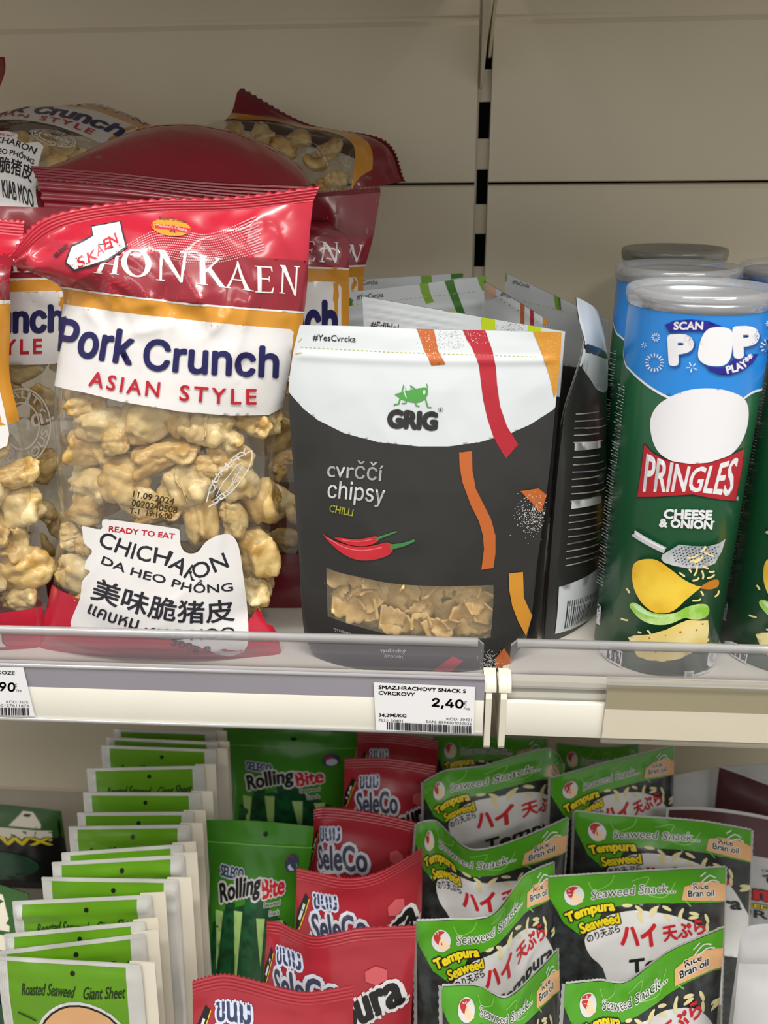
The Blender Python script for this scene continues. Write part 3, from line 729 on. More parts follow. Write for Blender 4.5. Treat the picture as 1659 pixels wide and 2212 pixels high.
SER = {}
def serif_letter(ch):
    t, th = 0.20, 0.06
    R = lambda x0, y0, x1, y1: [(x0, y0), (x1, y0), (x1, y1), (x0, y1)]
    sv = lambda cx, w, y: R(cx-w, y, cx+w, y+0.035) if y < 0.5 else R(cx-w, y-0.035, cx+w, y)
    if ch == 'O': return [[ell(.5, .5, .5, .52), ell(.5, .5, .30, .46, 0.12)]]
    if ch == 'N': return [[R(.12, 0, .20, 1)], [R(.81, 0, .89, 1)], [[(.03, 1), (.26, 1), (.89, .0), (.88, -.03), (.80, -.03)]], [sv(.16, .14, 0)], [sv(.85, .14, 1)], [R(0, .965, .2, 1)]]
    if ch == 'K': return [[R(.12, 0, .12+t, 1)], [[(.25, .44), (.34, .44), (.86, .97), (.78, .97)]], [[(.36, .55), (.50, .66), (1.02, 0), (.80, 0)]], [sv(.2, .19, 0)], [sv(.2, .19, 1)], [sv(.82, .15, 1)], [R(.80, 0, 1.06, .035)]]
    if ch == 'A': return [[[(.09, 0), (.18, 0), (.53, .92), (.47, 1)]], [[(.44, 1.03), (.52, 1.03), (.92, 0), (.74, 0)]], [R(.26, .32, .72, .37)], [sv(.13, .14, 0)], [sv(.83, .18, 0)]]
    if ch == 'E': return [[R(.14, 0, .14+t, 1)], [R(.2, 0, .92, .045)], [R(.2, .955, .86, 1)], [R(.25, .5, .74, .545)], [R(.02, 0, .3, .035)], [R(.02, .965, .3, 1)], [[(.80, 0), (.92, 0), (.97, .22), (.93, .22)]], [[(.78, 1), (.86, 1), (.89, .80), (.85, .80)]], [R(.71, .42, .75, .63)]]
    return [[R(.08, 0, .08+t, 1)], [R(.92-t, 0, .92, 1)], [R(.15, .48, .85, .53)], [sv(.165, .18, 0)], [sv(.165, .18, 1)], [sv(.835, .18, 0)], [sv(.835, .18, 1)]]
def serif(art, m, ch, BL, BR, TL, TR):
    q = art.c([BL, BR, TL, TR])
    PV = []; PT = []; k = 0
    for loops in serif_letter(ch):
        P, T = fill(loops, 0.12)
        W_ = q[0]*((1-P[:, :1])*(1-P[:, 1:])) + q[1]*(P[:, :1]*(1-P[:, 1:])) + q[2]*((1-P[:, :1])*P[:, 1:]) + q[3]*(P[:, :1]*P[:, 1:])
        PV.append(W_); PT.append(T+k); k += len(P)
    art.items.append((m, np.concatenate(PV), np.concatenate(PT)))

# the clean artwork of the bag front, 100 units wide and 188 high
def bag_art(seal=True, lower=True):
    a = Art(4.5, None, 1)
    a.poly('red_foil', [(0, 149), (100, 149), (100, 188), (0, 188)]); a.poly('maroon_print', [(0, 149.5), (100, 149.5), (100, 172), (0, 172)])
    a.poly('red_foil', [(0, 0), (100, 0), (100, 17), (0, 17)])
    a.poly('gold_print', [(0, 139), (100, 139), (100, 149), (0, 149)]); a.poly('gold_print', [(92, 104), (100, 106), (100, 140), (92, 140)])
    a.line('label_white', [(0, 149), (50, 149), (100, 149)], 1.3)
    a.poly('label_white', [(-0.0, 100), (30, 97), (90, 96.5), (95, 98), (96.5, 102), (96.5, 137), (95, 139.5), (0, 139.5)])
    for i, ch in enumerate('KHONKAEN'):
        x = 4 + i*11.6; serif(a, 'label_white', ch, (x, 153), (x+9.8, 153), (x, 168), (x+9.8, 168))
    a.text('label_navy', 'Pork', [(4, 114), (39, 114)], 17, 0.05, fnt='Inter.woff2'); a.text('label_navy', 'Crunch', [(45, 114), (94, 114)], 17, 0.05, fnt='Inter.woff2')
    a.text('label_red', 'ASIAN', [(14, 102), (44, 102)], 8, 0.03, spacing=1.3); a.text('label_red', 'STYLE', [(52, 102), (84, 102)], 8, 0.03, spacing=1.3)
    a.poly('label_white', [(40, 168+2), (42, 186), (28, 184), (14, 177), (12, 171), (24, 172)]) if False else None
    if seal:
        a.ell('seal_line', 74, 74, 14.5, 13.5, 0, 0.7, 48); a.ell('seal_line', 74, 74, 9, 8.4, 0, 0.6, 40)
        t = np.linspace(math.pi*0.98, math.pi*0.1, 9); a.text('seal_line', 'QUALITY', [(74+10*math.cos(q), 74+9.4*math.sin(q)) for q in t], 3.2, 0.03)
        t = np.linspace(math.pi*1.15, math.pi*1.95, 9); a.text('seal_line', 'DELICIOUS', [(74+13.2*math.cos(q), 74+12.4*math.sin(q)) for q in t], 3.2, 0.03)
        a.text('seal_line', 'สะอาด..', [(58, 70), (74, 72), (90, 76)], 4.5, 0.04)
    if not lower: return uv_of(a, 0, 100, 0, 188)
    a.poly('label_white', [(15, 3), (80, 2), (84, 4), (84, 20), (80, 50), (78, 56), (72, 57), (64, 50), (56, 52), (54, 58), (30, 60), (28, 57), (18, 55), (20, 44), (19, 36), (14, 22), (12, 8)], 3)
    a.text('label_red', 'READY TO EAT', [(28, 53), (52, 52.5)], 2.6, 0.05)
    a.text('label_dark', 'CHICHARON', [(22, 42), (76, 42)], 8, 0.02); a.text('label_dark', 'DA HEO PHỒNG', [(24, 31.5), (78, 31.5)], 8, 0.02)
    a.text('label_dark', '美味脆猪皮', [(19, 17), (79, 17)], 12, 0.02); a.text('label_dark', 'แคบหมู', [(18, 7), (42, 7)], 7, 0.02); a.text('label_dark', 'KIAB MOO', [(46, 7.5), (79, 7.5)], 6, 0.03)
    return uv_of(a, 0, 100, 0, 188)
BAGART = bag_art(); PLAINART = [({'red_foil': 'red_foil_shaded'}.get(m, m), P, T) for m, P, T in bag_art(False, False)]; SHADEART = [({'red_foil': 'red_foil_shaded'}.get(m, m), P, T) for m, P, T in BAGART]

def ctrl(rows):
    """rows of (px, py, Y): a point of the photograph and how deep it lies in the shelf"""
    return np.array([[at_y(*p) for p in r] for r in rows])
def edge_rows(rows, n):
    """rows given by left and right ends -> n columns"""
    out = []
    for (l, r) in rows: out.append([tuple(np.array(l)+(np.array(r)-np.array(l))*i/(n-1)) for i in range(n)])
    return out
def seal_strip(mb, lo, hi, m, ribs=5, amp=0.5, n=70, zig=1.2):
    """pressed seal between two point rows (mm), fine ribs along it and a saw-toothed outer edge"""
    lo = smooth3(lo, n); hi = smooth3(hi, n); k = ribs*4+1; P = []
    d = hi-lo; t_ = np.gradient(lo, axis=0); nn = np.cross(t_, d); nn /= np.maximum(np.linalg.norm(nn, axis=1, keepdims=True), 1e-9)
    for j in range(k):
        t = j/(k-1); row = lo + d*t + nn*(amp*math.sin(t*ribs*2*math.pi))
        if j == k-1: row = row + d/np.linalg.norm(d, axis=1, keepdims=True)*(zig*np.where(np.arange(n) % 2, 1, -0.3))[:, None]
        P.append(row)
    mb.grid(np.array(P), m)
def smooth3(pts, n):
    P = np.asarray(pts, float)
    return hermite(P, np.linspace(0, 1, len(P)), np.linspace(0, 1, n))
def snack_bag(rows, label, T, art, top=None, bottom=None, Tb=None, wr=None, vk=None, prof=None, nu=60, nv=90, back=((0, .1), (.8, 1)), film='film', foil='red_foil', group='clear bags of pork rinds with red tops'):
    C = ctrl(rows); sf = Surf(C, T=T, Tb=Tb, prof=prof, wrinkle=wr, vk=vk)
    c = C[0].mean(0)
    r = empty('snack_bag', c, label, 'snack bag', group)
    mb = MB(); sheet(mb, sf, film, nu, nv); lay(mb, sf, art(sf) if callable(art) else art); mb.build('front_panel', r)
    mb = MB(); sheet(mb, sf, film, max(12, nu//2), max(16, nv//2), -1)
    for a, b in back:
        U, V = np.meshgrid(np.linspace(0, 1, max(12, nu//2)), np.linspace(a, b, 14)); q = np.stack([U.ravel(), V.ravel()], -1)
        P = sf.S(q[:, 0], q[:, 1], -1) + sf.N(q[:, 0], q[:, 1], -1)*0.25; mb.grid(P.reshape(U.shape + (3,)), foil, flip=True)
    mb.build('back_panel', r)
    for nm, rws in (('top_seal', top), ('bottom_seal', bottom)):
        if rws is not None:
            mb = MB(); R2 = ctrl(rws); seal_strip(mb, R2[0], R2[1], foil); mb.build(nm, r)
    return r, sf
def pack_rinds(sf, spots, label, group, depth=(9, 20), size=14, seed=3):
    """spots: (u, v, size mm, angle)"""
    rg = random.Random(seed)
    for k, (u, v, s, a) in enumerate(spots):
        p = sf.S([u], [v])[0] - sf.n*(s*0.62 + 2.5 + rg.uniform(0, 2)); rind(p, s, a, label, group, k, sf.n)
def scatter(n, u0, u1, v0, v1, s0, s1, seed):
    rg = random.Random(seed); out = []
    for k in range(n*60):
        u, v, s = rg.uniform(u0, u1), rg.uniform(v0, v1), rg.uniform(s0, s1)
        if all(math.hypot((u-a)*125, (v-b)*220) > (s+c)*0.74 for a, b, c, _ in out): out.append((u, v, s, rg.uniform(-1.5, 1.5)))
        if len(out) >= n: break
    return out
FOLDS = [(.05, .97, .30, .88), (.25, .99, .40, .86), (.30, .90, .62, .95), (.45, .97, .60, .90), (.60, .93, .75, .97), (.88, .99, .84, .83), (.84, .83, .90, .76), (.10, .90, .25, .84), (.35, .84, .55, .88), (.55, .99, .50, .93), (.15, .99, .12, .92), (.70, .86, .80, .92),
         (.75, .55, .88, .62), (.62, .22, .78, .30), (.40, .12, .70, .20), (.70, .42, .72, .52), (.02, .30, .10, .26), (.86, .30, .90, .60), (.18, .60, .10, .50), (.50, .36, .58, .30), (.30, .33, .20, .24)]
def crease(a0, a1, vs=0.8, sd=0, folds=None):
    """wrinkle height in mm; stronger above vs of the height"""
    rg = random.Random(sd+100)
    segs = folds or [(u, v, u+rg.uniform(-.25, .25), v+rg.uniform(-.08, .08)) for u, v in ((rg.uniform(.05, .95), vs+(1-vs)*rg.uniform(0, 1) if rg.random() < 0.6 else rg.uniform(.05, .6)) for _ in range(20))]
    def f(x, y):
        return f0(x, y) + f1(x, y)
    def f1(x, y):
        r = 0*x
        for i, (u0, v0, u1, v1) in enumerate(segs):
            ax, ay, bx, by = u0*128, v0*225, u1*128, v1*225; dx, dy = bx-ax, by-ay; L2 = dx*dx+dy*dy
            t = np.clip(((x-ax)*dx+(y-ay)*dy)/L2, 0, 1); d = np.hypot(x-ax-t*dx, y-ay-t*dy)
            r = r + (1 if i % 3 else -1)*np.exp(-np.sqrt(d*d+0.16)/3.2)*np.sin(np.pi*np.clip(t, .12, .88))*(0.75*a1 if v0 > vs else 1.6*a0)
        return r
    def f0(x, y):
        h = 225.0; k = np.clip((y/h-vs)/0.1, 0, 1)
        w = 0.9*vnoise(x/16, y/22, sd) + 0.6*vnoise(x/8+y/19, y/12-x/30, sd+1)
        r = 1.5*ridged(x/30+y/60, y/42-x/70, sd+2) + 0.8*ridged(x/13-y/40, y/24+x/33, sd+3)
        return (a0*(1-k) + a1*k)*(w + r*(0.25+0.75*k))
    return f

# --- the front bag, in full view
LB = 'clear bag of pork rinds with red top standing at the front, label facing out'
rowsA = [
 [(88, 1398, 450), (215, 1402, 450), (345, 1405, 450), (475, 1408, 450), (604, 1410, 450)],
 [(98, 1345, 452), (215, 1352, 452), (345, 1358, 452), (470, 1362, 452), (592, 1366, 452)],
 [(113, 1275, 456), (220, 1286, 456), (335, 1295, 456), (450, 1303, 456), (560, 1310, 456)],
 [(119, 1190, 459), (230, 1202, 459), (345, 1213, 459), (460, 1222, 459), (574, 1230, 459)],
 [(124, 1090, 462), (240, 1104, 462), (355, 1117, 462), (470, 1128, 462), (584, 1136, 462)],
 [(121, 980, 464), (238, 996, 464), (356, 1011, 464), (474, 1022, 464), (590, 1030, 464)],
 [(116, 868, 466), (236, 886, 466), (356, 903, 466), (476, 915, 466), (596, 922, 466)],
 [(126, 790, 467), (250, 808, 467), (372, 826, 467), (496, 841, 467), (618, 850, 467)],
 [(133, 700, 468), (262, 722, 468), (390, 742, 468), (520, 757, 468), (642, 765, 468)],
 [(134, 624, 468), (262, 640, 466), (392, 655, 466), (525, 668, 467), (656, 674, 469)],
 [(70, 588, 458), (225, 583, 460), (375, 588, 464), (525, 598, 466), (664, 596, 470)],
 [(26, 572, 453), (175, 530, 458), (335, 520, 466), (510, 520, 467), (668, 510, 471)],
 [(34, 560, 452), (140, 492, 460), (310, 462, 472), (505, 455, 472), (676, 436, 473)]]
vkA = np.r_[np.linspace(0, 0.80, 10), 0.87, 0.94, 1.0]
def profA(u, v):
    return np.sin(np.pi*np.clip(u, 0, 1))**0.6*np.interp(v, [0, .06, .2, .45, .7, .82, .92, 1.0], [0.35, .75, 1, 1, .92, .7, .3, .04])
a = Art(7, (0, 420, 2.304))
def heroA(sf):
    a.poly('red_foil', [(-60, 420), (60, 330), (60, 240), (300, 60), (700, 0), (1620, -40), (1560, 300), (1530, 590), (1500, 592), (900, 545), (325, 468), (150, 395)])
    a.poly('maroon_print', [(322, 462), (480, 380), (620, 300), (900, 290), (1530, 330), (1530, 590), (1500, 590), (900, 543), (500, 492)])
    a.poly('gold_print', [(300, 455), (325, 463), (900, 540), (1500, 588), (1530, 588), (1500, 720), (1445, 900), (1425, 900), (1430, 700), (900, 640), (300, 560)])
    a.line('label_white', [(300, 458), (600, 503), (900, 540), (1200, 566), (1530, 588)], 9)
    a.poly('label_white', [(295, 543), (600, 585), (900, 620), (1200, 650), (1442, 670), (1460, 685), (1440, 860), (1402, 1060), (1335, 1096), (1150, 1100), (900, 1080), (600, 1030), (420, 985), (330, 968), (265, 950), (265, 880)])
    L = [('H', (470, 388), (590, 402), (520, 300), (600, 308)), ('O', (602, 402), (752, 420), (608, 270), (756, 286)), ('N', (775, 428), (930, 436), (780, 278), (948, 292)), ('K', (976, 447), (1120, 466), (976, 302), (1115, 322)), ('A', (1112, 464), (1262, 482), (1140, 330), (1232, 345)), ('E', (1268, 486), (1364, 492), (1266, 355), (1366, 362)), ('N', (1386, 490), (1482, 500), (1392, 352), (1492, 358))]
    for ch, p, q, s_, t in L: serif(a, 'label_white', ch, p, q, s_, t)
    # rows of pale dots across the foil
    dd = []
    for k in range(13):
        q = smooth_line([(625-k*6+26*k*0.3, 262+k*9), (760+k*4, 190+k*11), (900+k*4, 185+k*13), (1020+k*6, 205+k*11), (1160+k*8, 165+k*11), (1340+k*8, 90+k*12), (1560+k*2, 38+k*12)], 14)
        q = resample(q, 13)[:72]; dd += [tuple(p) for i, p in enumerate(q) if i > k*2 and p[0] < 1520]
    a.dots('dot_pink', dd, 3.2)
    a.poly('label_dark', [(452, 160), (602, 134), (637, 268), (535, 337), (372, 383), (325, 342), (355, 257), (418, 230), (458, 208)])
    a.poly('label_white', [(459, 167), (598, 142), (628, 264), (530, 328), (374, 372), (335, 338), (363, 264), (424, 238), (466, 212)])
    for ch, p, q, h in (('S', (394, 368), (428, 352), 48), ('.', (434, 349), (440, 346), 8), ('K', (446, 342), (486, 322), 46), ('A', (488, 312), (520, 295), 46), ('E', (524, 282), (552, 268), 48), ('N', (556, 268), (592, 246), 50)): a.text('label_red', ch, [p, q], h, 0.04, shear=0.25)
    a.text('label_red', '®', [(592, 275), (614, 268)], 22); a.text('label_dark', 'BRAND', [(284, 318), (346, 262)], 20, 0.03)
    a.ell('gold_print', 852, 170, 98, 42, 0.12); a.poly('label_red', [(756, 150), (860, 160), (952, 178), (946, 204), (855, 184), (762, 174)])
    a.text('label_white', "Thailand's Choice", [(778, 168), (860, 175), (932, 192)], 14, 0.02); a.text('stamp_ink', 'Superbrands', [(795, 138), (860, 142), (925, 156)], 22, 0.02); a.text('label_dark', '2016', [(846, 194), (876, 198)], 12, 0.06)
    a.text('label_navy', 'Pork', [(280, 776), (470, 818), (655, 846)], 162, 0.042, fnt='Inter.woff2'); a.text('label_navy', 'Crunch', [(717, 868), (1000, 890), (1376, 908)], 150, 0.042, fnt='Inter.woff2')
    a.text('label_red', 'ASIAN', [(447, 950), (620, 985), (792, 1007)], 74, 0.025, spacing=1.3); a.text('label_red', 'STYLE', [(895, 1022), (1090, 1038), (1272, 1042)], 76, 0.025, spacing=1.3)
    u = Art(7, (0, 820, 2.44)); a.items += u.items
    b = u
    b.poly('red_foil', [(285, 1080), (330, 1110), (420, 1150), (420, 1460), (200, 1460), (232, 1310)], 0); b.poly('red_foil', [(1290, 1290), (1350, 1200), (1400, 1290), (1520, 1345), (1540, 1480), (1290, 1470)])
    b.poly('red_foil', [(420, 1310), (1310, 1360), (1310, 1480), (420, 1480)])
    b.poly('label_white', [(447, 770), (540, 786), (546, 745), (572, 732), (700, 748), (920, 778), (948, 800), (955, 870), (985, 908), (1040, 905), (1085, 850), (1150, 815), (1210, 812), (1245, 850), (1265, 930), (1290, 1130), (1305, 1300), (1300, 1400), (1240, 1440), (1165, 1440), (900, 1360), (430, 1312), (385, 1292), (390, 1250), (430, 1150), (445, 1060), (485, 1010), (455, 990), (470, 940), (495, 900), (455, 860), (445, 800)], 3)
    b.text('label_red', 'READY TO EAT', [(582, 795), (750, 815), (922, 835)], 28, 0.045)
    b.text('label_dark', 'CHICHARON', [(522, 868), (620, 910), (720, 945), (860, 970), (930, 1010), (1005, 1055), (1080, 1032), (1205, 982)], 82, 0.018)
    b.text('label_dark', 'DA HEO PHỒNG', [(540, 965), (700, 1025), (880, 1075), (1000, 1112), (1130, 1115), (1225, 1106)], 66, 0.02)
    b.text('label_dark', '美味脆猪皮', [(485, 1150), (640, 1200), (850, 1258), (1050, 1278), (1232, 1266)], 118, 0.02)
    b.text('label_dark', 'แคบหมู', [(460, 1242), (560, 1285), (720, 1332)], 74, 0.02); b.text('label_dark', 'KIAB MOO', [(768, 1352), (1000, 1362), (1235, 1352)], 52, 0.02)
    b.text('label_dark', '300g e', [(900, 1400), (1010, 1425), (1110, 1430)], 44, 0.03)
    b.text('stamp_ink', '11.09.2024', [(707, 612), (917, 653)], 32, 0.035); b.text('stamp_ink', '0020240508', [(700, 660), (933, 700)], 34, 0.035); b.text('stamp_ink', 'T-1  19:16:00', [(690, 700), (908, 730)], 30, 0.03)
    b.line('seal_line', [(1090, 640), (1120, 540), (1200, 440), (1322, 368)], 6); b.line('seal_line', [(1322, 368), (1310, 450), (1220, 580), (1100, 665)], 6); b.line('seal_line', [(1140, 610), (1180, 530), (1250, 440)], 4); b.line('seal_line', [(1250, 440), (1270, 450), (1210, 560), (1140, 620)], 4)
    b.text('seal_line', 'QUALITY', [(1128, 600), (1180, 490), (1310, 385)], 36, 0.03); b.text('seal_line', 'DELICIOUS', [(1135, 655), (1215, 580), (1280, 455)], 26, 0.03)
    return to_uv(a, sf) + to_uv(b, sf)
topA = [[p for p in rowsA[-1]], [(18, 556, 452), (100, 470, 460), (300, 434, 474), (500, 427, 474), (691, 402, 474)]]
botA = [[(88, 1400, 451), (345, 1408, 451), (604, 1412, 451)], [(70, 1418, 452), (345, 1412, 458), (612, 1430, 452)]]
bagA, sfA = snack_bag(rowsA, LB, 26, heroA, topA, None, Tb=24, wr=crease(0.55, 2.6, 0.80, 4, FOLDS), vk=vkA, prof=profA, nu=110, nv=170, back=((0, .08), (.78, 1)))
RA = [(420, 160, 190, 120, -.2), (500, 255, 240, 100, -.1), (440, 390, 270, 230, .2), (585, 345, 120, 100, 0), (720, 240, 290, 220, -.8), (890, 220, 190, 130, -1.), (1060, 270, 260, 210, .2), (1300, 240, 200, 130, .3), (1410, 240, 120, 110, 0), (830, 430, 370, 190, -.2), (620, 560, 230, 200, .4), (440, 590, 250, 170, 0), (420, 700, 210, 170, .2), (960, 600, 300, 230, -.4), (1180, 430, 200, 140, .2), (1215, 540, 240, 150, 1.1), (800, 740, 260, 90, -.1), (1030, 770, 260, 130, 1.5), (1210, 750, 200, 130, 1.4), (1335, 690, 270, 190, 1.3), (350, 860, 160, 130, 1.4), (440, 900, 130, 120, 0), (400, 1060, 230, 170, .3), (350, 1000, 150, 110, .1), (1340, 960, 260, 190, 1.5), (1335, 1120, 210, 150, 1.5), (1310, 1225, 160, 110, 1.4), (1180, 330, 170, 110, .3), (1090, 480, 160, 120, 0), (700, 660, 170, 130, .5), (470, 1180, 180, 130, .4)]
GA = 'pork rinds inside the front red topped bag'
LA = 'puffed golden pork rind inside the front red topped clear bag'
for k, (x, y, w, h, an) in enumerate(RA):
    uv = sfA.px2uv([(x/2.44, 820+y/2.44)])[0]; s = w/2.44/3.75*0.60
    p = sfA.S([uv[0]], [uv[1]])[0] - sfA.n*(s*0.60 + 2.0 + (k % 3)*0.8); rind(p, s, -an, LA, GA, k, sfA.n, sy=min(1.25, max(0.75, h/w/0.68)))
for k, (u, v, s, an) in enumerate(scatter(44, .06, .95, .10, .64, 12, 16, 21)):
    p = sfA.S([u], [v])[0] - sfA.n*(31 + 3*(k % 2)); rind(p, s, an, LA, GA, k, sfA.n)

# --- the bag cut off by the left edge of the picture
rowsB = edge_rows([((-395, 1392, 450), (98, 1398, 450)), ((-385, 1320, 453), (92, 1325, 453)), ((-380, 1220, 457), (80, 1225, 457)), ((-380, 1120, 460), (72, 1125, 460)), ((-385, 1000, 463), (58, 1000, 463)), ((-390, 890, 465), (36, 890, 465)), ((-395, 800, 466), (18, 805, 466)), ((-395, 690, 466), (21, 690, 466)), ((-390, 600, 466), (20, 600, 466)), ((-390, 520, 472), (34, 540, 482)), ((-395, 470, 474), (50, 512, 488))], 5)
vkB = [0, .07, .2, .33, .48, .58, .66, .76, .84, .93, 1]
bagB, sfB = snack_bag(rowsB, 'clear bag of pork rinds cut off by the left picture edge, front row', 24, BAGART, [rowsB[-1], edge_rows([((-400, 440, 476), (52, 478, 492))], 5)[0]], None, wr=crease(0.4, 2.0, 0.8, 9), vk=vkB, prof=profA, nu=70, nv=110)
pack_rinds(sfB, [(.97-.03, .45, 13, .4), (.93, .36, 15, .2), (.91, .27, 15, 1.3), (.92, .19, 19, .3), (.90, .11, 14, .3), (.84, .52, 15, .2), (.82, .40, 15, 1), (.80, .30, 14, 0), (.78, .18, 15, .5), (.7, .47, 15, 0), (.7, .33, 16, 0), (.68, .2, 14, .4)], 'puffed golden pork rind inside the bag cut off at the left edge', 'pork rinds inside the left cut off bag')

# --- the shaded bag between and behind those two
rowsC = edge_rows([((-222, 1318, 503), (176, 1322, 503)), ((-222, 1240, 505), (172, 1244, 505)), ((-218, 1060, 508), (168, 1065, 508)), ((-218, 900, 510), (166, 903, 510)), ((-222, 770, 512), (166, 772, 512)), ((-225, 626, 514), (168, 628, 514)), ((-225, 600, 514), (168, 603, 514)), ((-225, 480, 514), (168, 485, 514)), ((-225, 440, 515), (168, 450, 515))], 4)
bagC, sfC = snack_bag(rowsC, 'shaded pork rind bag in the gap behind the two front bags at left', 14, SHADEART, None, None, wr=crease(0.4, 1.5, 0.8, 15), vk=[0, .085, .26, .40, .525, .74, .79, .95, 1], prof=profA, nu=60, nv=90, foil='red_foil_shaded')
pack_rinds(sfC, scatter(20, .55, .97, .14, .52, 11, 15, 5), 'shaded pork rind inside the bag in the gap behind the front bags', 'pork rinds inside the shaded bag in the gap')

# --- bags standing behind the front one, at its right
rowsG = edge_rows([((352, 1308, 512), (745, 1318, 512)), ((350, 1150, 528), (750, 1158, 528)), ((350, 920, 548), (752, 925, 548)), ((350, 740, 562), (752, 745, 562)), ((350, 608, 563), (752, 612, 563)), ((350, 578, 563), (752, 583, 563)), ((352, 520, 563), (752, 520, 563)), ((360, 486, 566), (712, 484, 560))], 4)
bagG, sfG = snack_bag(rowsG, 'upright pork rind bag right behind the front bag, letters EN and ch showing', 15, PLAINART, [rowsG[-1], edge_rows([((362, 470, 566), (708, 470, 560))], 4)[0]], None, wr=crease(0.4, 2.2, 0.8, 22), vk=[0, .12, .4, .6, .74, .79, .90, 1], prof=profA, nu=60, nv=90, foil='red_foil_shaded')
pack_rinds(sfG, scatter(22, .58, .97, .10, .52, 11, 15, 8), 'pork rind inside the upright bag right behind the front bag', 'pork rinds inside the bag behind the front one')
rowsH = edge_rows([((500, 1160, 603), (785, 1168, 603)), ((500, 1000, 606), (786, 1008, 606)), ((500, 740, 610), (785, 745, 610)), ((500, 600, 612), (783, 598, 612)), ((500, 578, 612), (788, 574, 612)), ((505, 500, 612), (805, 512, 612)), ((510, 440, 614), (822, 416, 614))], 4)
bagH, sfH = snack_bag(rowsH, 'rear upright pork rind bag showing a single letter N beside the wall', 14, PLAINART, [rowsH[-1], edge_rows([((512, 432, 615), (821, 404, 615))], 4)[0]], None, wr=crease(0.4, 1.8, 0.8, 27), vk=[0, .15, .52, .74, .79, .92, 1], prof=profA, nu=50, nv=80, foil='red_foil_shaded')

# --- bags lying on top at the back
rowsD = [[(74, 384, 528), (260, 398, 526), (460, 420, 524), (648, 440, 522)], [(96, 366, 548), (280, 345, 552), (470, 352, 550), (672, 412, 540)], [(190, 338, 580), (310, 308, 584), (470, 310, 584), (655, 370, 570)], [(275, 318, 602), (330, 300, 604), (480, 302, 604), (620, 340, 594)], [(300, 330, 622), (360, 318, 622), (480, 318, 622), (600, 345, 612)]]
flatprof = lambda u, v: np.sin(np.pi*np.clip(u, 0, 1))**0.6*np.clip(np.sin(np.pi*np.clip(v, 0, 1)), 0, 1)**0.6
dart = Art(4.5, None, 1); dart.poly('red_foil_shaded', [(0, 0), (100, 0), (100, 100), (0, 100)]); dart.poly('maroon_print', [(0, 50), (94, 56), (90, 100), (0, 100)])
bagD, sfD = snack_bag(rowsD, 'red ended pork rind bag lying on top behind the front bag, ribbed seal forward', 8, uv_of(dart, 0, 100, 0, 100), None, [[(66, 358, 526), (240, 372, 524), (440, 392, 522), (690, 402, 521)], [(80, 388, 525), (260, 402, 523), (460, 426, 521), (652, 446, 519)]], Tb=9, wr=crease(1.2, 0.5, 0.5, 31), prof=flatprof, nu=80, nv=80, back=((0, 1),), foil='red_foil_shaded')
mb = MB(); seal_strip(mb, ctrl([[(80, 388, 524), (260, 402, 522), (460, 426, 520), (652, 446, 518)]])[0], ctrl([[(104, 480, 516), (280, 490, 514), (480, 500, 512), (660, 520, 510)]])[0], 'red_foil_shaded', 4, 1.6); mb.build('crinkled_flap', bagD)
rowsE = [[(-120, 468, 525), (-20, 470, 524), (60, 498, 524), (128, 522, 524)], [(-120, 395, 545), (-20, 388, 545), (48, 398, 545), (104, 432, 542)], [(-110, 322, 585), (-10, 312, 585), (70, 326, 585), (150, 362, 580)], [(-90, 292, 625), (20, 284, 625), (130, 300, 625), (235, 330, 620)], [(-70, 272, 660), (50, 256, 662), (165, 262, 660), (300, 300, 655)], [(-10, 268, 690), (95, 248, 690), (220, 246, 690), (335, 280, 686)], [(60, 262, 705), (140, 240, 705), (218, 231, 705), (345, 284, 702)]]
bagE, sfE = snack_bag(rowsE, 'pork rind bag lying on its back at far left, its top to the wall', 7, SHADEART, None, None, Tb=22, wr=crease(0.9, 0.9, 0.5, 37), vk=[0, .09, .3, .5, .68, .84, 1], prof=flatprof, nu=80, nv=90, foil='red_foil_shaded')
pack_rinds(sfE, scatter(9, .3, .95, .3, .52, 10, 13, 12), 'pork rind inside the bag lying on its back at far left', 'pork rinds inside the lying left bag')
rowsF = [[(340, 330, 642), (470, 372, 640), (600, 425, 636), (706, 478, 630)], [(362, 292, 660), (500, 322, 658), (640, 365, 672), (726, 455, 636)], [(400, 272, 672), (545, 292, 670), (690, 332, 662), (742, 432, 640)], [(455, 262, 680), (590, 280, 678), (735, 322, 668), (758, 416, 646)], [(488, 258, 696), (620, 279, 694), (770, 318, 680), (784, 404, 650)], [(502, 240, 706), (640, 276, 704), (795, 311, 688), (828, 400, 658)], [(512, 200, 712), (660, 272, 708), (822, 308, 692), (868, 392, 664)]]
fart = Art(4.5, None, 1); fart.poly('red_foil_shaded', [(0, 82), (60, 80), (88, 78), (100, 60), (100, 100), (0, 100)]); fart.poly('gold_print', [(0, 74), (55, 70), (80, 66), (92, 64), (100, 60), (90, 79), (60, 81), (0, 82)]); fart.poly('seal_line', [(100, 52), (91, 58), (91, 75), (97, 78), (100, 76)]) if False else None
bagF, sfF = snack_bag(rowsF, 'pork rind bag lying by the wall with two red corners sticking up', 6, uv_of(fart, 0, 100, 0, 100), [rowsF[-1], [(520, 190, 714), (664, 268, 711), (828, 303, 694), (874, 392, 665)]], None, Tb=12, wr=crease(0.8, 0.8, 0.5, 41), vk=[0, .2, .4, .6, .74, .84, 1], prof=flatprof, nu=80, nv=80, back=((.72, 1),), foil='red_foil_shaded')
pack_rinds(sfF, scatter(16, .12, .95, .05, .6, 10, 13, 14), 'pork rind inside the bag lying by the wall', 'pork rinds inside the bag lying by the wall')
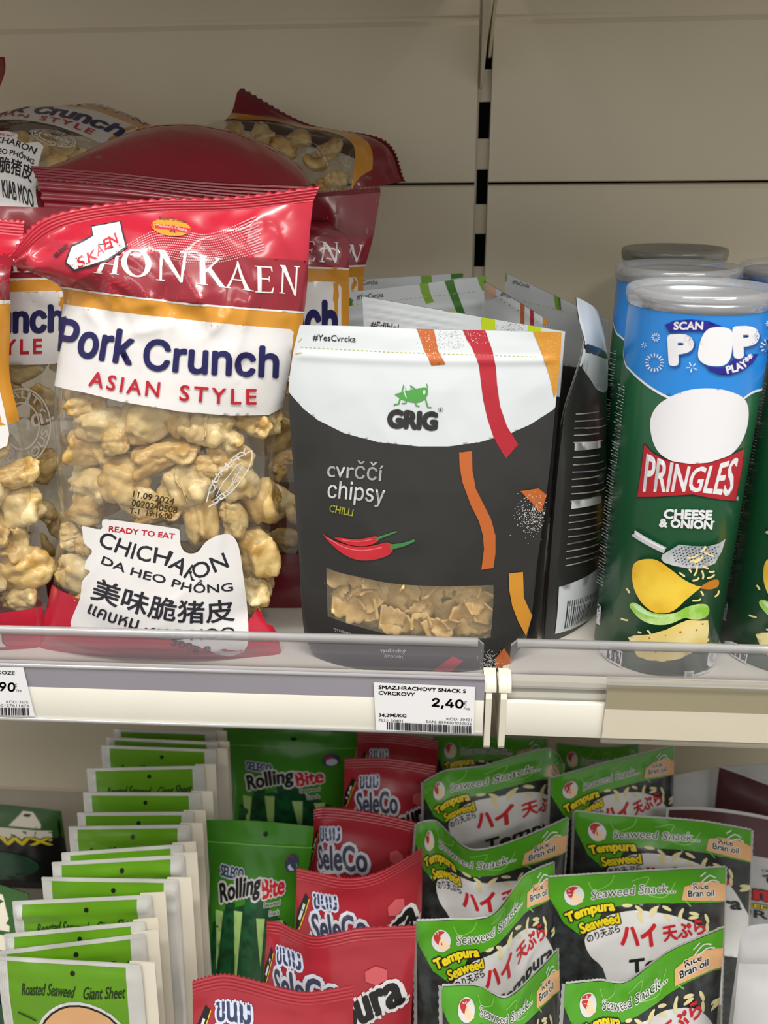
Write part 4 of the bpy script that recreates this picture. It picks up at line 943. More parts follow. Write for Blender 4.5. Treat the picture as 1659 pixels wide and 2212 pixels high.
rowsI = edge_rows([((-260, 330, 640), (-60, 320, 640)), ((-260, 240, 655), (-18, 225, 655)), ((-250, 170, 665), (9, 160, 665)), ((-230, 120, 670), (10, 124, 670))], 3)
iart = Art(12, None, 1); iart.poly('maroon_print', [(0, 0), (100, 0), (100, 100), (0, 100)])
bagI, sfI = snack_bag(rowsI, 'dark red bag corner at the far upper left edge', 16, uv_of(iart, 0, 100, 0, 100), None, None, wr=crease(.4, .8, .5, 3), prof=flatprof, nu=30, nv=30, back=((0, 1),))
# ------------------------------------------------------------------ stand-up pouches
mat('pouch_black', '#2b2a29', 0.34, coat=0.35, vary=0.06, vscale=20, bump=0.12, bscale=40)
mat('pouch_white', '#d0d6da', 0.38, coat=0.15, vary=0.02, vscale=20, bump=0.12, bscale=40)
mat('stripe_red', '#ab2331', 0.38); mat('stripe_orange', '#b8602a', 0.38); mat('stripe_gold', '#c98a2c', 0.38)
mat('stripe_green', '#3f7a2c', 0.38); mat('stripe_lime', '#7fa83a', 0.38); mat('stripe_yellow', '#b9cf1e', 0.38)
mat('logo_green', '#4d9a46', 0.4); mat('logo_dark', '#2f3031', 0.4); mat('hash_ink', '#3c3c40', 0.45)
mat('chilli_red', '#c22a35', 0.35, vary=0.12, vscale=60); mat('chilli_shine', '#df6a70', 0.35); mat('chilli_stem', '#3d7d45', 0.4)
mat('text_white', '#dcdedf', 0.4); mat('text_yellow', '#cfd04a', 0.4); mat('glitter', '#c6a862', 0.4); mat('glitter_grey', '#aaa79c', 0.4); mat('speck_white', '#cfcfcd', 0.4)
mat('pouch_peach', '#d9b59a', 0.4); mat('tear_line', '#b9bf4e', 0.4); mat('inner_white', '#d7d4cd', 0.45)
mat('chip', '#cda45c', 0.5, color2='#ecd09a', vscale=1300, bump=0.6, bscale=4500, detail=5, bdist=0.0005)
clear('pouch_window', (0.95, 0.94, 0.92), haze=0.2, hcol='#cfc0a2', gloss=0.05, rough=0.12, bump=0.2, bscale=50, edge=0.25)

def pouch_wr(sd, a=0.45):
    def f(x, y):
        w = 0.9*vnoise(x/26, y/34, sd)*2 + 0.7*vnoise(x/11+y/37, y/16-x/40, sd+1) + 0.8*ridged(x/34+y/70, y/40-x/50, sd+2)
        zipl = np.exp(-((y-183)/2.6)**2)*1.1
        return a*w + zipl*0.8
    return f
pouch_prof = lambda u, v: np.sin(np.pi*np.clip(u, 0, 1))**0.75*np.interp(v, [0, .05, .2, .5, .8, .92, 1], [.8, 1, 1, .8, .4, .15, .02])
Z4 = (600, 560, 2.304); Z5 = (600, 960, 2.304)
rowsP = [
 [(676, 1412, 446), (780, 1440, 441), (890, 1448, 440), (1000, 1450, 441), (1104, 1428, 446)],
 [(658, 1370, 448), (775, 1374, 448), (893, 1378, 448), (1012, 1380, 448), (1138, 1376, 448)],
 [(646, 1200, 451), (772, 1204, 451), (898, 1208, 451), (1026, 1212, 451), (1162, 1204, 451)],
 [(634, 1020, 453), (765, 1025, 453), (900, 1030, 453), (1040, 1030, 453), (1186, 1020, 453)],
 [(624, 850, 454), (762, 858, 454), (906, 862, 454), (1052, 860, 454), (1202, 850, 454)],
 [(634, 760, 455), (770, 766, 455), (912, 770, 455), (1058, 772, 455), (1210, 772, 455)],
 [(648, 702, 456), (780, 705, 456), (922, 711, 456), (1066, 714, 456), (1213, 718, 456)]]
vkP = [0, .045, .28, .53, .77, .90, 1]
sfP = Surf(ctrl(rowsP), T=13, Tb=20, prof=pouch_prof, wrinkle=pouch_wr(3), vk=vkP)
WIN = [(242, 612), (300, 635), (430, 665), (560, 690), (700, 702), (850, 706), (1000, 702), (1062, 700), (1074, 712), (1070, 830), (1060, 940), (1045, 962), (900, 968), (760, 965), (600, 955), (450, 920), (330, 885), (260, 858), (248, 840)]
a4 = Art(5.5, Z4); a5 = Art(7, Z5)
CURVE = [(40, 640), (80, 690), (130, 745), (200, 800), (330, 865), (500, 910), (700, 931), (850, 931), (1000, 911), (1150, 870), (1260, 820), (1368, 750), (1420, 700)]
a4.poly('pouch_white', CURVE + [(1460, 340), (60, 280)])
a4.poly('stripe_red', [(915, 340), (940, 400), (966, 440), (1000, 525), (1014, 640), (1022, 700), (1042, 790), (1075, 890), (1135, 990), (1196, 922), (1140, 830), (1106, 730), (1091, 620), (1086, 540), (1070, 460), (1028, 340)])
a4.poly('stripe_orange', [(690, 340), (728, 450), (765, 528), (835, 522), (800, 460), (775, 340)])
a4.poly('stripe_gold', [(1262, 340), (1310, 460), (1345, 560), (1365, 640), (1374, 692), (1395, 640), (1440, 480), (1440, 340)])
rg = random.Random(2)
a4.dots('glitter_grey', [(rg.gauss(860, 45), rg.uniform(355, 445)) for _ in range(170)], 1.6); a4.dots('pouch_white', [(rg.uniform(700, 815), rg.uniform(355, 500)) for _ in range(50)], 2.0); a4.dots('pouch_white', [(rg.uniform(930, 1050), rg.uniform(355, 420)) for _ in range(36)], 2.0)
a4.dots('glitter', [(x, y) for x, y in ((rg.uniform(1285, 1405), rg.uniform(370, 660)) for _ in range(260)) if x > 1285+(y-370)*0.28], 2.4)
a4.dashes('tear_line', [((115+k*21.5, 436+min(k*21.5, 445)*0.058+max(0, k*21.5-445)*0.032), (127+k*21.5, 437+min(k*21.5, 445)*0.058+max(0, k*21.5-445)*0.032)) for k in range(55)], 3)
for k in range(4): a4.line('tear_line', [(88+8*k, 470-30*k), (120, 465-36*k)], 3, 6, smooth=False) if k in (0, 2) else None
a4.text('hash_ink', '#YesCvrcka', [(175, 406), (388, 416)], 34, 0.012)
# cricket emblem and brand letters
a4.poly('logo_green', [(583, 672), (605, 665), (640, 655), (700, 642), (735, 638), (747, 650), (745, 675), (730, 697), (700, 712), (660, 710), (625, 700), (600, 685)], 3)
for q, w in (([(655, 690), (628, 625), (603, 718), (578, 724)], 9), ([(668, 655), (660, 628), (690, 650)], 8), ([(640, 700), (640, 715), (618, 717)], 6), ([(683, 705), (690, 728), (706, 730)], 7), ([(735, 692), (747, 735), (765, 737)], 7), ([(742, 650), (746, 632), (740, 619)], 5)): a4.line('logo_green', q, w, smooth=False)
a4.line('pouch_white', [(628, 655), (640, 690)], 5, smooth=False); a4.ell('pouch_white', 729, 662, 6, 12, 0.1)
a4.text('logo_dark', 'GRIG', [(550, 833), (670, 840), (788, 846)], 82, 0.10)
a4.ell('logo_dark', 810, 748, 12, 12, 0, 1.6); a4.text('logo_dark', 'R', [(806, 754), (815, 754)], 12, .05)
a5.poly('stripe_orange', [(902, 38), (905, 110), (920, 190), (960, 300), (1000, 380), (1020, 450), (1025, 520), (1012, 622), (1072, 612), (1082, 540), (1082, 450), (1060, 370), (1020, 290), (985, 220), (968, 130), (966, 32)])
a5.poly('stripe_orange', [(1205, 230), (1260, 285), (1305, 340), (1335, 250), (1295, 217)]); a5.poly('stripe_gold', [(1147, 640), (1150, 720), (1165, 800), (1195, 880), (1232, 950), (1262, 850), (1222, 760), (1218, 632)])
a5.dots('speck_white', [(rg.gauss(1262, 42), rg.gauss(355, 48)) for _ in range(330)], 2.0)
a5.text('text_white', 'cvrččí', [(247, 160), (380, 168), (520, 182)], 90, 0.006); a5.text('text_white', 'chipsy', [(247, 286), (385, 298), (525, 314)], 112, 0.008, fnt='Inter.woff2')
a5.text('text_yellow', 'CHILLI', [(257, 332), (373, 355)], 36, 0.012)
a5.poly('chilli_red', [(290, 460), (400, 470), (490, 454), (500, 480), (440, 503), (370, 500), (310, 478)], 3); a5.line('chilli_stem', [(490, 468), (540, 450), (594, 431)], 14, 7)
a5.poly('chilli_red', [(232, 445), (260, 465), (320, 490), (400, 508), (480, 500), (545, 485), (574, 502), (570, 530), (540, 555), (470, 573), (400, 572), (340, 550), (280, 505), (240, 462)], 3); a5.line('chilli_stem', [(560, 508), (620, 497), (682, 474)], 26, 12)
a5.line('chilli_shine', [(250, 462), (330, 508), (420, 525), (520, 510)], 5); a5.line('chilli_shine', [(320, 472), (400, 480), (470, 470)], 4)
a5.text('text_white', 'vyrobeno', [(276, 924), (320, 938), (362, 949)], 20, 0.01); a5.text('text_white', 'v České', [(288, 955), (350, 968)], 18, 0.01); a5.text('text_white', 'bez lepku', [(392, 958), (470, 972)], 18, 0.01)
a5.text('text_white', 'využitelný', [(510, 1036), (636, 1040)], 24, 0.01); a5.text('text_white', 'protein.', [(532, 1062), (628, 1070)], 22, 0.01)
a6 = Art(9, (780, 1360, 3.95))
a6.poly('stripe_red', [(500, 440), (700, 280), (780, 225), (868, 262), (760, 360), (640, 460)]); a6.poly('stripe_orange', [(1215, 150), (1135, 250), (1150, 385), (1255, 345), (1275, 250)])
a6.dots('speck_white', [(rg.gauss(1098, 38), rg.gauss(300, 60)) for _ in range(260)], 3.0)
WUV = sfP.px2uv(smooth_line(a5.c(WIN + WIN[:1]), 4)[:-1])
BACKART = to_uv(a4, sfP) + to_uv(a5, sfP) + to_uv(a6, sfP)
GREEN = {'stripe_red': 'stripe_green', 'stripe_orange': 'stripe_lime', 'stripe_gold': 'stripe_lime', 'chilli_red': 'stripe_green'}
def pouch(sf, label, art, group='black and white snack pouches', window=True, art2=None, nu=50, nv=70, lift=0.12):
    r = empty('snack_pouch', sf.S([.5], [0.0])[0] + sf.n*(-4), label, 'snack pouch', group)
    mb = MB(); R0 = np.array([(0, 0), (1, 0), (1, 1), (0, 1)], float)
    P, T = fill([R0] + ([WUV] if window else []), 0.013)
    lay(mb, sf, [('pouch_black', P, T)], lift=0.0); lay(mb, sf, art, lift=lift)
    mb.build('front_panel', r)
    mb = MB(); sheet(mb, sf, 'pouch_black', nu, nv, -1)
    lay(mb, sf, [('pouch_white', *fill([[(0, .80), (.3, .74), (.5, .73), (.7, .74), (1, .80), (1, 1), (0, 1)]], .04))] + (art2 or []), lift=0.12, side=-1)
    mb.build('back_panel', r)
    if window:
        mb = MB(); P, T = fill([WUV], 0.02); lay(mb, sf, [('pouch_window', P, T)], lift=-0.05); mb.build('clear_window', r)
    # folded-in bottom
    mb = MB(); u = np.linspace(0, 1, 40); z0 = np.zeros(40); A = sf.S(u, z0, 1); B = sf.S(u, z0, -1); mid = (A+B)/2 + np.array([0, 0, 5.0])
    mb.grid(np.array([A, mid, B]), 'pouch_black'); mb.build('bottom_gusset', r)
    return r
pouch(sfP, 'front black and white chilli cricket snack pouch with clear window', BACKART)
# chips behind the window
def chip_mesh(seed):
    rg = random.Random(seed); L, wd = rg.uniform(.9, 1.2), rg.uniform(.5, .75); cu = rg.uniform(0.7, 1.5)*rg.choice([-1, 1]); tw = rg.uniform(-.9, .9); n, k = 16, 9
    mb = MB(); V = []
    for side in (1, -1):
        for i in range(n):
            for j in range(k):
                x = (i/(n-1)*2-1)*L; y = (j/(k-1)*2-1)*wd*(1-0.25*x) + 0.08*math.sin(i*1.7+seed); z = side*0.07 + 0.05*noise.noise(Vector((x*3, y*3, seed)))
                R = L/cu; a = x/R; X, Zz = (R-z)*math.sin(a), R-(R-z)*math.cos(a); t = tw*x
                V.append((X, y*math.cos(t)-Zz*math.sin(t), y*math.sin(t)+Zz*math.cos(t)))
    Fc = []
    for s_ in (0, 1):
        for i in range(n-1):
            for j in range(k-1):
                a = s_*n*k+i*k+j; q = [a, a+1, a+k+1, a+k]; Fc.append(q if s_ else q[::-1])
    bd = [(0, j) for j in range(k)] + [(i, k-1) for i in range(1, n)] + [(n-1, j) for j in range(k-2, -1, -1)] + [(i, 0) for i in range(n-2, 0, -1)]
    for (a, b) in zip(bd, bd[1:]+bd[:1]): Fc.append([a[0]*k+a[1], b[0]*k+b[1], n*k+b[0]*k+b[1], n*k+a[0]*k+a[1]])
    me = bpy.data.meshes.new('snack_chip'); me.from_pydata([tuple(np.array(v)*0.001) for v in V], [], Fc); me.materials.append(MATS['chip'])
    me.polygons.foreach_set('use_smooth', [True]*len(Fc)); me.update(); return me
CM = [chip_mesh(i) for i in range(6)]
CH = [(330, 670, 95, .3), (400, 690, 70, .2), (300, 700, 60, 1.2), (455, 690, 60, 1.4), (300, 770, 60, 1.0), (390, 745, 70, .1), (350, 830, 90, .1), (440, 800, 90, -.9), (500, 760, 70, 1.2), (430, 860, 110, .25), (575, 720, 90, 1.5), (575, 810, 90, 1.4), (650, 740, 70, -.8), (710, 730, 95, -.7), (620, 860, 120, -.6), (560, 890, 80, -.2), (690, 850, 60, .9), (740, 860, 80, -.4), (600, 925, 90, .1), (700, 930, 80, .3), (770, 780, 80, 1.2), (790, 935, 75, .5), (830, 760, 80, 1.4), (850, 870, 100, .5), (840, 940, 70, .8), (930, 880, 90, .3), (970, 930, 80, 0), (960, 740, 70, -.2), (910, 790, 70, .9), (1020, 730, 70, .4), (1010, 800, 80, .6), (1030, 870, 70, 1.0), (1020, 940, 60, .2), (880, 720, 60, .1), (480, 920, 60, .2)]
for k, (x, y, s, an) in enumerate(CH):
    u, v = sfP.px2uv([(600+x/2.304, 960+y/2.304)])[0]; sz = s/2.304/3.9*1.05
    o = bpy.data.objects.new('snack_chip', CM[k % 6]); COL.objects.link(o); o.location = Vector(M(sfP.S([u], [v])[0] - sfP.n*(sz*0.85 + 1.6 + (k % 3)*1.0)))
    o.rotation_euler = (math.pi/2 + rg.uniform(-.5, .3), -an, rg.uniform(-.4, .4)); o.scale = (sz, sz, sz)
    tag(o, 'curled golden chip behind the clear window of the black pouch', 'chip', 'chips behind the pouch window')

# pouch just behind, turned, ribbed white top
def plain_rows(TL, TR, BL, BR, n=4, mids=3):
    rows = []
    for i in range(mids+2):
        t = i/(mids+1); l = np.array(BL)*(1-t)+np.array(TL)*t; r = np.array(BR)*(1-t)+np.array(TR)*t
        rows.append([tuple(l+(r-l)*j/(n-1)) for j in range(n)])
    return rows
flatp = lambda u, v: np.sin(np.pi*np.clip(u, 0, 1))**0.8*np.interp(v, [0, .1, .5, .85, 1], [.7, 1, .8, .25, .03])
def rib(x, y): return 0.3*np.sin(y*2*math.pi/4.6)*np.clip((y-186)/6, 0, 1)*np.clip((70-x)/15, 0, 1) + 0.3*vnoise(x/20, y/25, 8)
sf2 = Surf(ctrl(plain_rows((784, 640, 536), (1222, 716, 468), (812, 1290, 536), (1160, 1392, 462))), T=6, Tb=6, prof=flatp, wrinkle=rib)
e = Art(5.5, Z4); e.poly('pouch_white', [(300, 500), (1000, 620), (1500, 700), (1500, 320), (380, 130)])
e.poly('stripe_yellow', [(1014, 284), (1085, 296), (1085, 370), (1020, 370)]); e.poly('stripe_yellow', [(1248, 326), (1314, 338), (1316, 380), (1250, 380)]); e.poly('stripe_yellow', [(822, 252), (882, 262), (870, 266), (826, 256)])
e.text('hash_ink', '#Edible!', [(464, 340), (602, 358)], 34, 0.01); e.dots('glitter_grey', [(rg.gauss(1170, 38), rg.uniform(312, 360)) for _ in range(90)], 2.0)
e5 = Art(9, Z5); e5.poly('stripe_red', [(1330, 225), (1400, 225), (1400, 320), (1340, 300)])
pouch(sf2, 'white topped pouch with ribbed rim right behind the front pouch', to_uv(e, sf2), window=False, lift=0.5)

# pouch standing edge-on, its printed back turned to the cans
near = [(1176, 1384, 470), (1192, 1170, 470), (1211, 960, 471), (1224, 880, 472), (1262, 744, 475), (1250, 690, 478), (1244, 642, 480)]
midr = [(1236, 1330, 515), (1250, 1150, 515), (1262, 960, 518), (1270, 880, 520), (1290, 760, 522), (1284, 705, 524), (1276, 660, 526)]
far = [(1268, 1255, 575), (1282, 1120, 575), (1292, 950, 578), (1298, 870, 580), (1306, 770, 582), (1302, 720, 584), (1296, 680, 586)]
sf3 = Surf(ctrl([[f, m, n_] for n_, m, f in zip(near, midr, far)]), T=12, Tb=17, prof=lambda u, v: np.sin(np.pi*np.clip(u, 0, 1))**0.55*np.interp(v, [0, .1, .5, .85, 1], [.8, 1, .8, .3, .03]), wrinkle=pouch_wr(12), vk=[0, .29, .57, .68, .86, .93, 1])
t3 = []
for k in range(22):
    y = 0.66 - k*0.021
    if k in (5, 13): t3.append(('text_white', *fill([[(.92, y), (.55, y+.012), (.55, y+.034), (.92, y+.022)]], .05)))
    else: t3.append(('glitter_grey', *fill([[(.93, y), (.60 - .1*(k % 3), y+.010), (.60-.1*(k % 3), y+.0135), (.93, y+.0035)]], .05)))
t3.append(('pouch_white', *fill([[(.96, .02), (.45, .02), (.45, .20), (.96, .16)]], .05)))
for k in range(22): t3.append(('logo_dark', *fill([[(.90-k*.019, .03), (.90-k*.019-.006-.004*(k % 3 == 0), .03), (.90-k*.019-.006-.004*(k % 3 == 0), .115), (.90-k*.019, .115)]], .05)))
s3 = [('pouch_white', *fill([[(0, .62), (.5, .58), (1, .63), (1, 1), (0, 1)]], .03)), ('stripe_orange', *fill([[(.80, .66), (.88, .66), (.90, 1), (.82, 1)]], .05)), ('stripe_red', *fill([[(.62, .64), (.72, .64), (.75, 1), (.66, 1)]], .05)), ('stripe_gold', *fill([[(.92, .05), (.97, .04), (.97, .20), (.90, .18)]], .05)), ('stripe_orange', *fill([[(.9, .40), (.97, .42), (.97, .47)]], .05))]
pouch(sf3, 'pouch standing edge on beside the cans, its printed dark back showing', s3, window=False, art2=t3)

# green striped pouches behind
rec = lambda art: [(GREEN.get(m, m), P, T) for m, P, T in art]
sf5 = Surf(ctrl(plain_rows((732, 634, 580), (1050, 596, 622), (752, 1225, 568), (1046, 1165, 616))), T=5, Tb=8, prof=flatp, wrinkle=pouch_wr(21, .4))
g5 = Art(6, Z4); g5.poly('pouch_white', [(250, 620), (600, 700), (1100, 560), (1100, 40), (280, 150)])
g5.poly('stripe_lime', [(694, 80), (712, 160), (738, 222), (776, 212), (755, 160), (742, 80)]); g5.poly('stripe_green', [(815, 70), (840, 140), (880, 240), (905, 300), (940, 290), (905, 200), (880, 130), (868, 70)]); g5.poly('stripe_lime', [(985, 60), (1000, 120), (1020, 160), (1040, 140), (1035, 60)])
for q in ([(335, 178), (372, 210)], [(310, 205), (365, 212)], [(305, 240), (372, 222)]): g5.line('stripe_green', q, 3, 16, smooth=False)
g5.text('hash_ink', '#YesCvrcka', [(395, 202), (526, 190)], 26, .012); g5.dashes('tear_line', [((320+k*24, 232-k*2.6), (332+k*24, 231-k*2.6)) for k in range(28)], 3)
pouch(sf5, 'white pouch with green stripes behind the ribbed topped pouch', to_uv(g5, sf5), window=False)
sf6 = Surf(ctrl(plain_rows((752, 606, 652), (1000, 590, 690), (764, 1130, 650), (998, 1080, 686))), T=4, Tb=6, prof=flatp, wrinkle=pouch_wr(25, .4))
g6 = Art(6, Z4); g6.poly('pouch_white', [(300, 600), (1000, 520), (1000, 40), (300, 60)]); g6.poly('stripe_lime', [(706, 60), (716, 130), (770, 120), (760, 60)]); g6.poly('stripe_green', [(860, 50), (862, 100), (925, 90), (920, 50)]); g6.text('hash_ink', '#YesCvrcka', [(362, 132), (498, 126)], 24, .012)
pouch(sf6, 'rearmost white pouch with green stripes peeking over the others', to_uv(g6, sf6), window=False)
sf7 = Surf(ctrl(plain_rows((1046, 606, 604), (1182, 690, 556), (1052, 1150, 600), (1170, 1240, 552))), T=6, Tb=6, prof=flatp, wrinkle=pouch_wr(29, .4))
g7 = Art(6, Z4); g7.poly('pouch_white', [(950, 600), (1400, 700), (1400, 200), (1000, 60)]); g7.poly('stripe_orange', [(1210, 150), (1232, 160), (1228, 330), (1208, 330)]); g7.poly('stripe_red', [(1254, 180), (1272, 190), (1278, 330), (1258, 330)]); g7.poly('stripe_gold', [(1318, 220), (1345, 240), (1345, 330), (1322, 330)])
g7.poly('pouch_peach', [(1036, 110), (1085, 130), (1080, 190), (1036, 200)], 3); g7.text('hash_ink', '#Yes', [(1108, 184), (1156, 196)], 24, .012)
pouch(sf7, 'white pouch with orange and red stripes leaning behind the ribbed one', to_uv(g7, sf7), window=False)
sf4 = Surf(ctrl(plain_rows((1092, 590, 690), (1316, 692, 640), (1092, 1080, 688), (1312, 1150, 636))), T=8, Tb=8, prof=flatp, wrinkle=pouch_wr(33, .6))
g4 = Art(6, Z4); g4.poly('pouch_white', [(1050, 480), (1330, 520), (1560, 545), (1700, 480), (1700, 200), (1100, 30)]); g4.poly('stripe_lime', [(1080, 60), (1086, 110), (1140, 110), (1146, 60)]); g4.poly('stripe_green', [(1380, 120), (1400, 250), (1412, 256), (1402, 120)]); g4.poly('stripe_lime', [(1366, 128), (1385, 250), (1404, 252), (1390, 128)]); g4.poly('stripe_green', [(1450, 150), (1466, 220), (1490, 200), (1486, 150)]); g4.poly('stripe_lime', [(1592, 190), (1612, 270), (1640, 262), (1640, 200)])
g4.text('hash_ink', '#YesCvrcka', [(1168, 122), (1250, 146)], 22, .012); g4.dashes('tear_line', [((1150+k*24, 190+k*6), (1162+k*24, 193+k*6)) for k in range(20)], 3)
pouch(sf4, 'white pouch with green stripes at the back, nearest the cans', to_uv(g4, sf4), window=False)
# ------------------------------------------------------------------ lower shelf: seaweed packets
mat('leaf_green', '#4c9a1c', 0.26, coat=0.5, vary=0.06, vscale=14, bump=0.3, bscale=45)
mat('pack_green', '#62991c', 0.25, coat=0.5, vary=0.06, vscale=10, bump=0.25, bscale=50)
mat('bite_green', '#3f8a22', 0.27, coat=0.5, vary=0.10, vscale=12, bump=0.25, bscale=40)
mat('bite_dark', '#123d22', 0.3, coat=0.4, vary=0.2, vscale=40, color2='#1d5a33'); mat('bite_pale', '#a9cf7e', 0.35); mat('bite_stick', '#1b6236', 0.3, coat=0.3, color2='#0d3520', vscale=90)
mat('silver_film', '#e2e2df', 0.22, metal=0.25, coat=0.6, vary=0.12, vscale=30, bump=0.7, bscale=60)
mat('card_cream', '#e6dfce', 0.5, vary=0.05, vscale=20)
mat('pack_ink', '#1f3a12', 0.45); mat('pack_black', '#141414', 0.3, coat=0.3, bump=0.4, bscale=60); mat('seaweed_print', '#1b1d1c', 0.3, coat=0.4, color2='#33383a', vscale=120, bump=0.3, bscale=60)
mat('dome_white', '#d6d6d6', 0.3, coat=0.4, vary=0.05, vscale=20, bump=0.2, bscale=45)
mat('kana_red', '#c4232c', 0.35); mat('text_gold', '#e6cf1e', 0.35); mat('wave_lime', '#7cc04e', 0.3); mat('peach', '#d9a878', 0.35); mat('tempura_bit', '#d8cf9c', 0.35); mat('emblem_red', '#b5352f', 0.35); mat('emblem_cream', '#e9c9a8', 0.35)
mat('seleco_red', '#a52a36', 0.28, coat=0.4, vary=0.12, vscale=16, bump=0.25, bscale=45); mat('seleco_light', '#c85a60', 0.3); mat('halo_blue', '#c9d2e6', 0.35); mat('logo_navy', '#3b4360', 0.35); mat('tempura_red', '#a3131c', 0.32)
mat('seal_grey', '#a9aaa6', 0.35, metal=0.3, coat=0.3, vary=0.1, vscale=30)
mat('kim_grey', '#b9b9ba', 0.4, coat=0.2, vary=0.08, vscale=20, bump=0.3, bscale=45); mat('kim_maroon', '#4a2026', 0.32, coat=0.3, vary=0.1, vscale=20, bump=0.2, bscale=40)
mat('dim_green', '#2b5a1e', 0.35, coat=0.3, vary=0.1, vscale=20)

def pack_rows(top, ztop, h, tilt=16, skew=0.0, flare=0.0, n=5, rows=6):
    """top edge from photo points at height ztop; body hangs below, leaning back by tilt degrees"""
    q = smooth3([at_z(x, y, ztop) for x, y in top], 9) if len(top) > 2 else np.array([at_z(*top[0], ztop)+(at_z(*top[1], ztop)-at_z(*top[0], ztop))*t for t in np.linspace(0, 1, 9)])
    q = q[::2]; t_ = np.linspace(0, 1, len(q))[:, None]; line = q.mean(0) + (q[-1]-q[0])*(t_-0.5)
    d = np.array([skew, -math.sin(math.radians(tilt)), -math.cos(math.radians(tilt))]); out = []
    for i in range(rows):
        k = i/(rows-1); m = min(1, k*1.6); row = q*(1-m)+line*m
        c = row.mean(0); row = c + (row-c)*(1+flare*k) + d*h*k
        out.append(row)
    return np.array(out[::-1])
def low_pack(name, cat, rows, T, art, label, group, base, Tb=None, wr=None, prof=None, extra=None, seal=None, nu=40, nv=50, back=None):
    sf = Surf(rows, T=T, Tb=Tb, prof=prof or (lambda u, v: np.sin(np.pi*np.clip(u, 0, 1))**0.6*np.interp(v, [0, .1, .6, .85, .93, 1], [.7, 1, .9, .35, .08, .02])), wrinkle=wr)
    r = empty(name, rows[0].mean(0), label, cat, group)
    mb = MB(); sheet(mb, sf, base, nu, nv); lay(mb, sf, art(sf) if callable(art) else art, lift=0.4); mb.build('front_panel', r)
    mb = MB(); sheet(mb, sf, back or base, nu//2, nv//2, -1); mb.build('back_panel', r)
    if extra: extra(r, sf)
    return sf
def lwr(sd, a=0.8):
    def f(x, y):
        return a*(1.2*vnoise(x/24, y/30, sd) + 0.8*vnoise(x/11+y/40, y/15-x/35, sd+1) + 1.1*ridged(x/36+y/50, y/40-x/60, sd+2))
    return f

# --- roasted seaweed giant sheets: a row of flat packs one behind the other
ga = Art(2.6, None, 1)
ga.poly('pack_green', [(7, 0), (90, 0), (90, 176), (7, 176)]); ga.poly('silver_film', [(0, 0), (7, 0), (7, 177), (0, 177)]); ga.poly('silver_film', [(90, 0), (100, 0), (100, 177), (90, 177)])
ga.poly('silver_film', [(0, 174.6), (100, 174.6), (100, 177), (0, 177)])
ga.ell('pack_black', 53, 169, 1.7, 1.6)
ga.text('pack_ink', 'Roasted Seaweed', [(16, 152), (34, 153.5), (52, 152.5)], 8, 0.02, shear=0.25); ga.text('pack_ink', 'Giant Sheet', [(59, 152), (88, 154)], 8, 0.02, shear=0.25)
ga.ell('dome_white', 56, 114, 35, 36); ga.ell('pack_black', 56, 114, 33, 34); ga.ell('peach', 56, 114, 31.6, 32.6)
ga.line('pack_ink', [(12, 140), (18, 137), (24, 134)], 1.2); ga.line('pack_ink', [(6, 121), (14, 121.5), (20, 122)], 1.0)
for x in (0.8, 2.2, 3.6, 5.0): ga.line('dome_white', [(x, 2), (x, 90), (x, 174)], 0.35)
GART = uv_of(ga, 0, 100, 0, 177)
def packwr(sd, k):
    g = lwr(sd, 0.7); A = [0.6, 1.0, 2.0, 3.6, 3.2, 3.0, 3.4, 3.0, 1.6, 1.0, .8, .6, .6, .5][k]
    def f(x, y):
        return g(x, y) + A*(0.55+1.2*vnoise(x/22, y*0+3.3, sd+9))*np.exp(-((y-184+2.5*vnoise(x/30, y*0, sd+4))/4.0)**2) + 0.5*A*np.exp(-((y-172+5*vnoise(x/25, y*0, sd+6))/3.0)**2)*(0.4+vnoise(x/14, y*0+7, sd+2))
    return f
TOPS = [((-20, 1672), (870, 1730)), ((-28, 1642), (895, 1518)), ((30, 1522), (900, 1432)), ((88, 1296), (945, 1252)), ((290, 1130), (1130, 1146)), ((360, 1028), (1175, 976)), ((425, 962), (1175, 902)), ((475, 780), (1225, 768)), ((535, 685), (1250, 680)), ((575, 545), (1300, 548)), ((600, 380), (1325, 362)), ((700, 220), (1410, 250)), ((735, 165), (1425, 200)), ((785, 108), (1415, 130))]
ORD = ['front pack of the row of green roasted seaweed packs', 'second', 'third', 'fourth', 'fifth', 'sixth', 'seventh', 'eighth', 'ninth', 'tenth', 'eleventh', 'twelfth', 'thirteenth', 'rearmost']
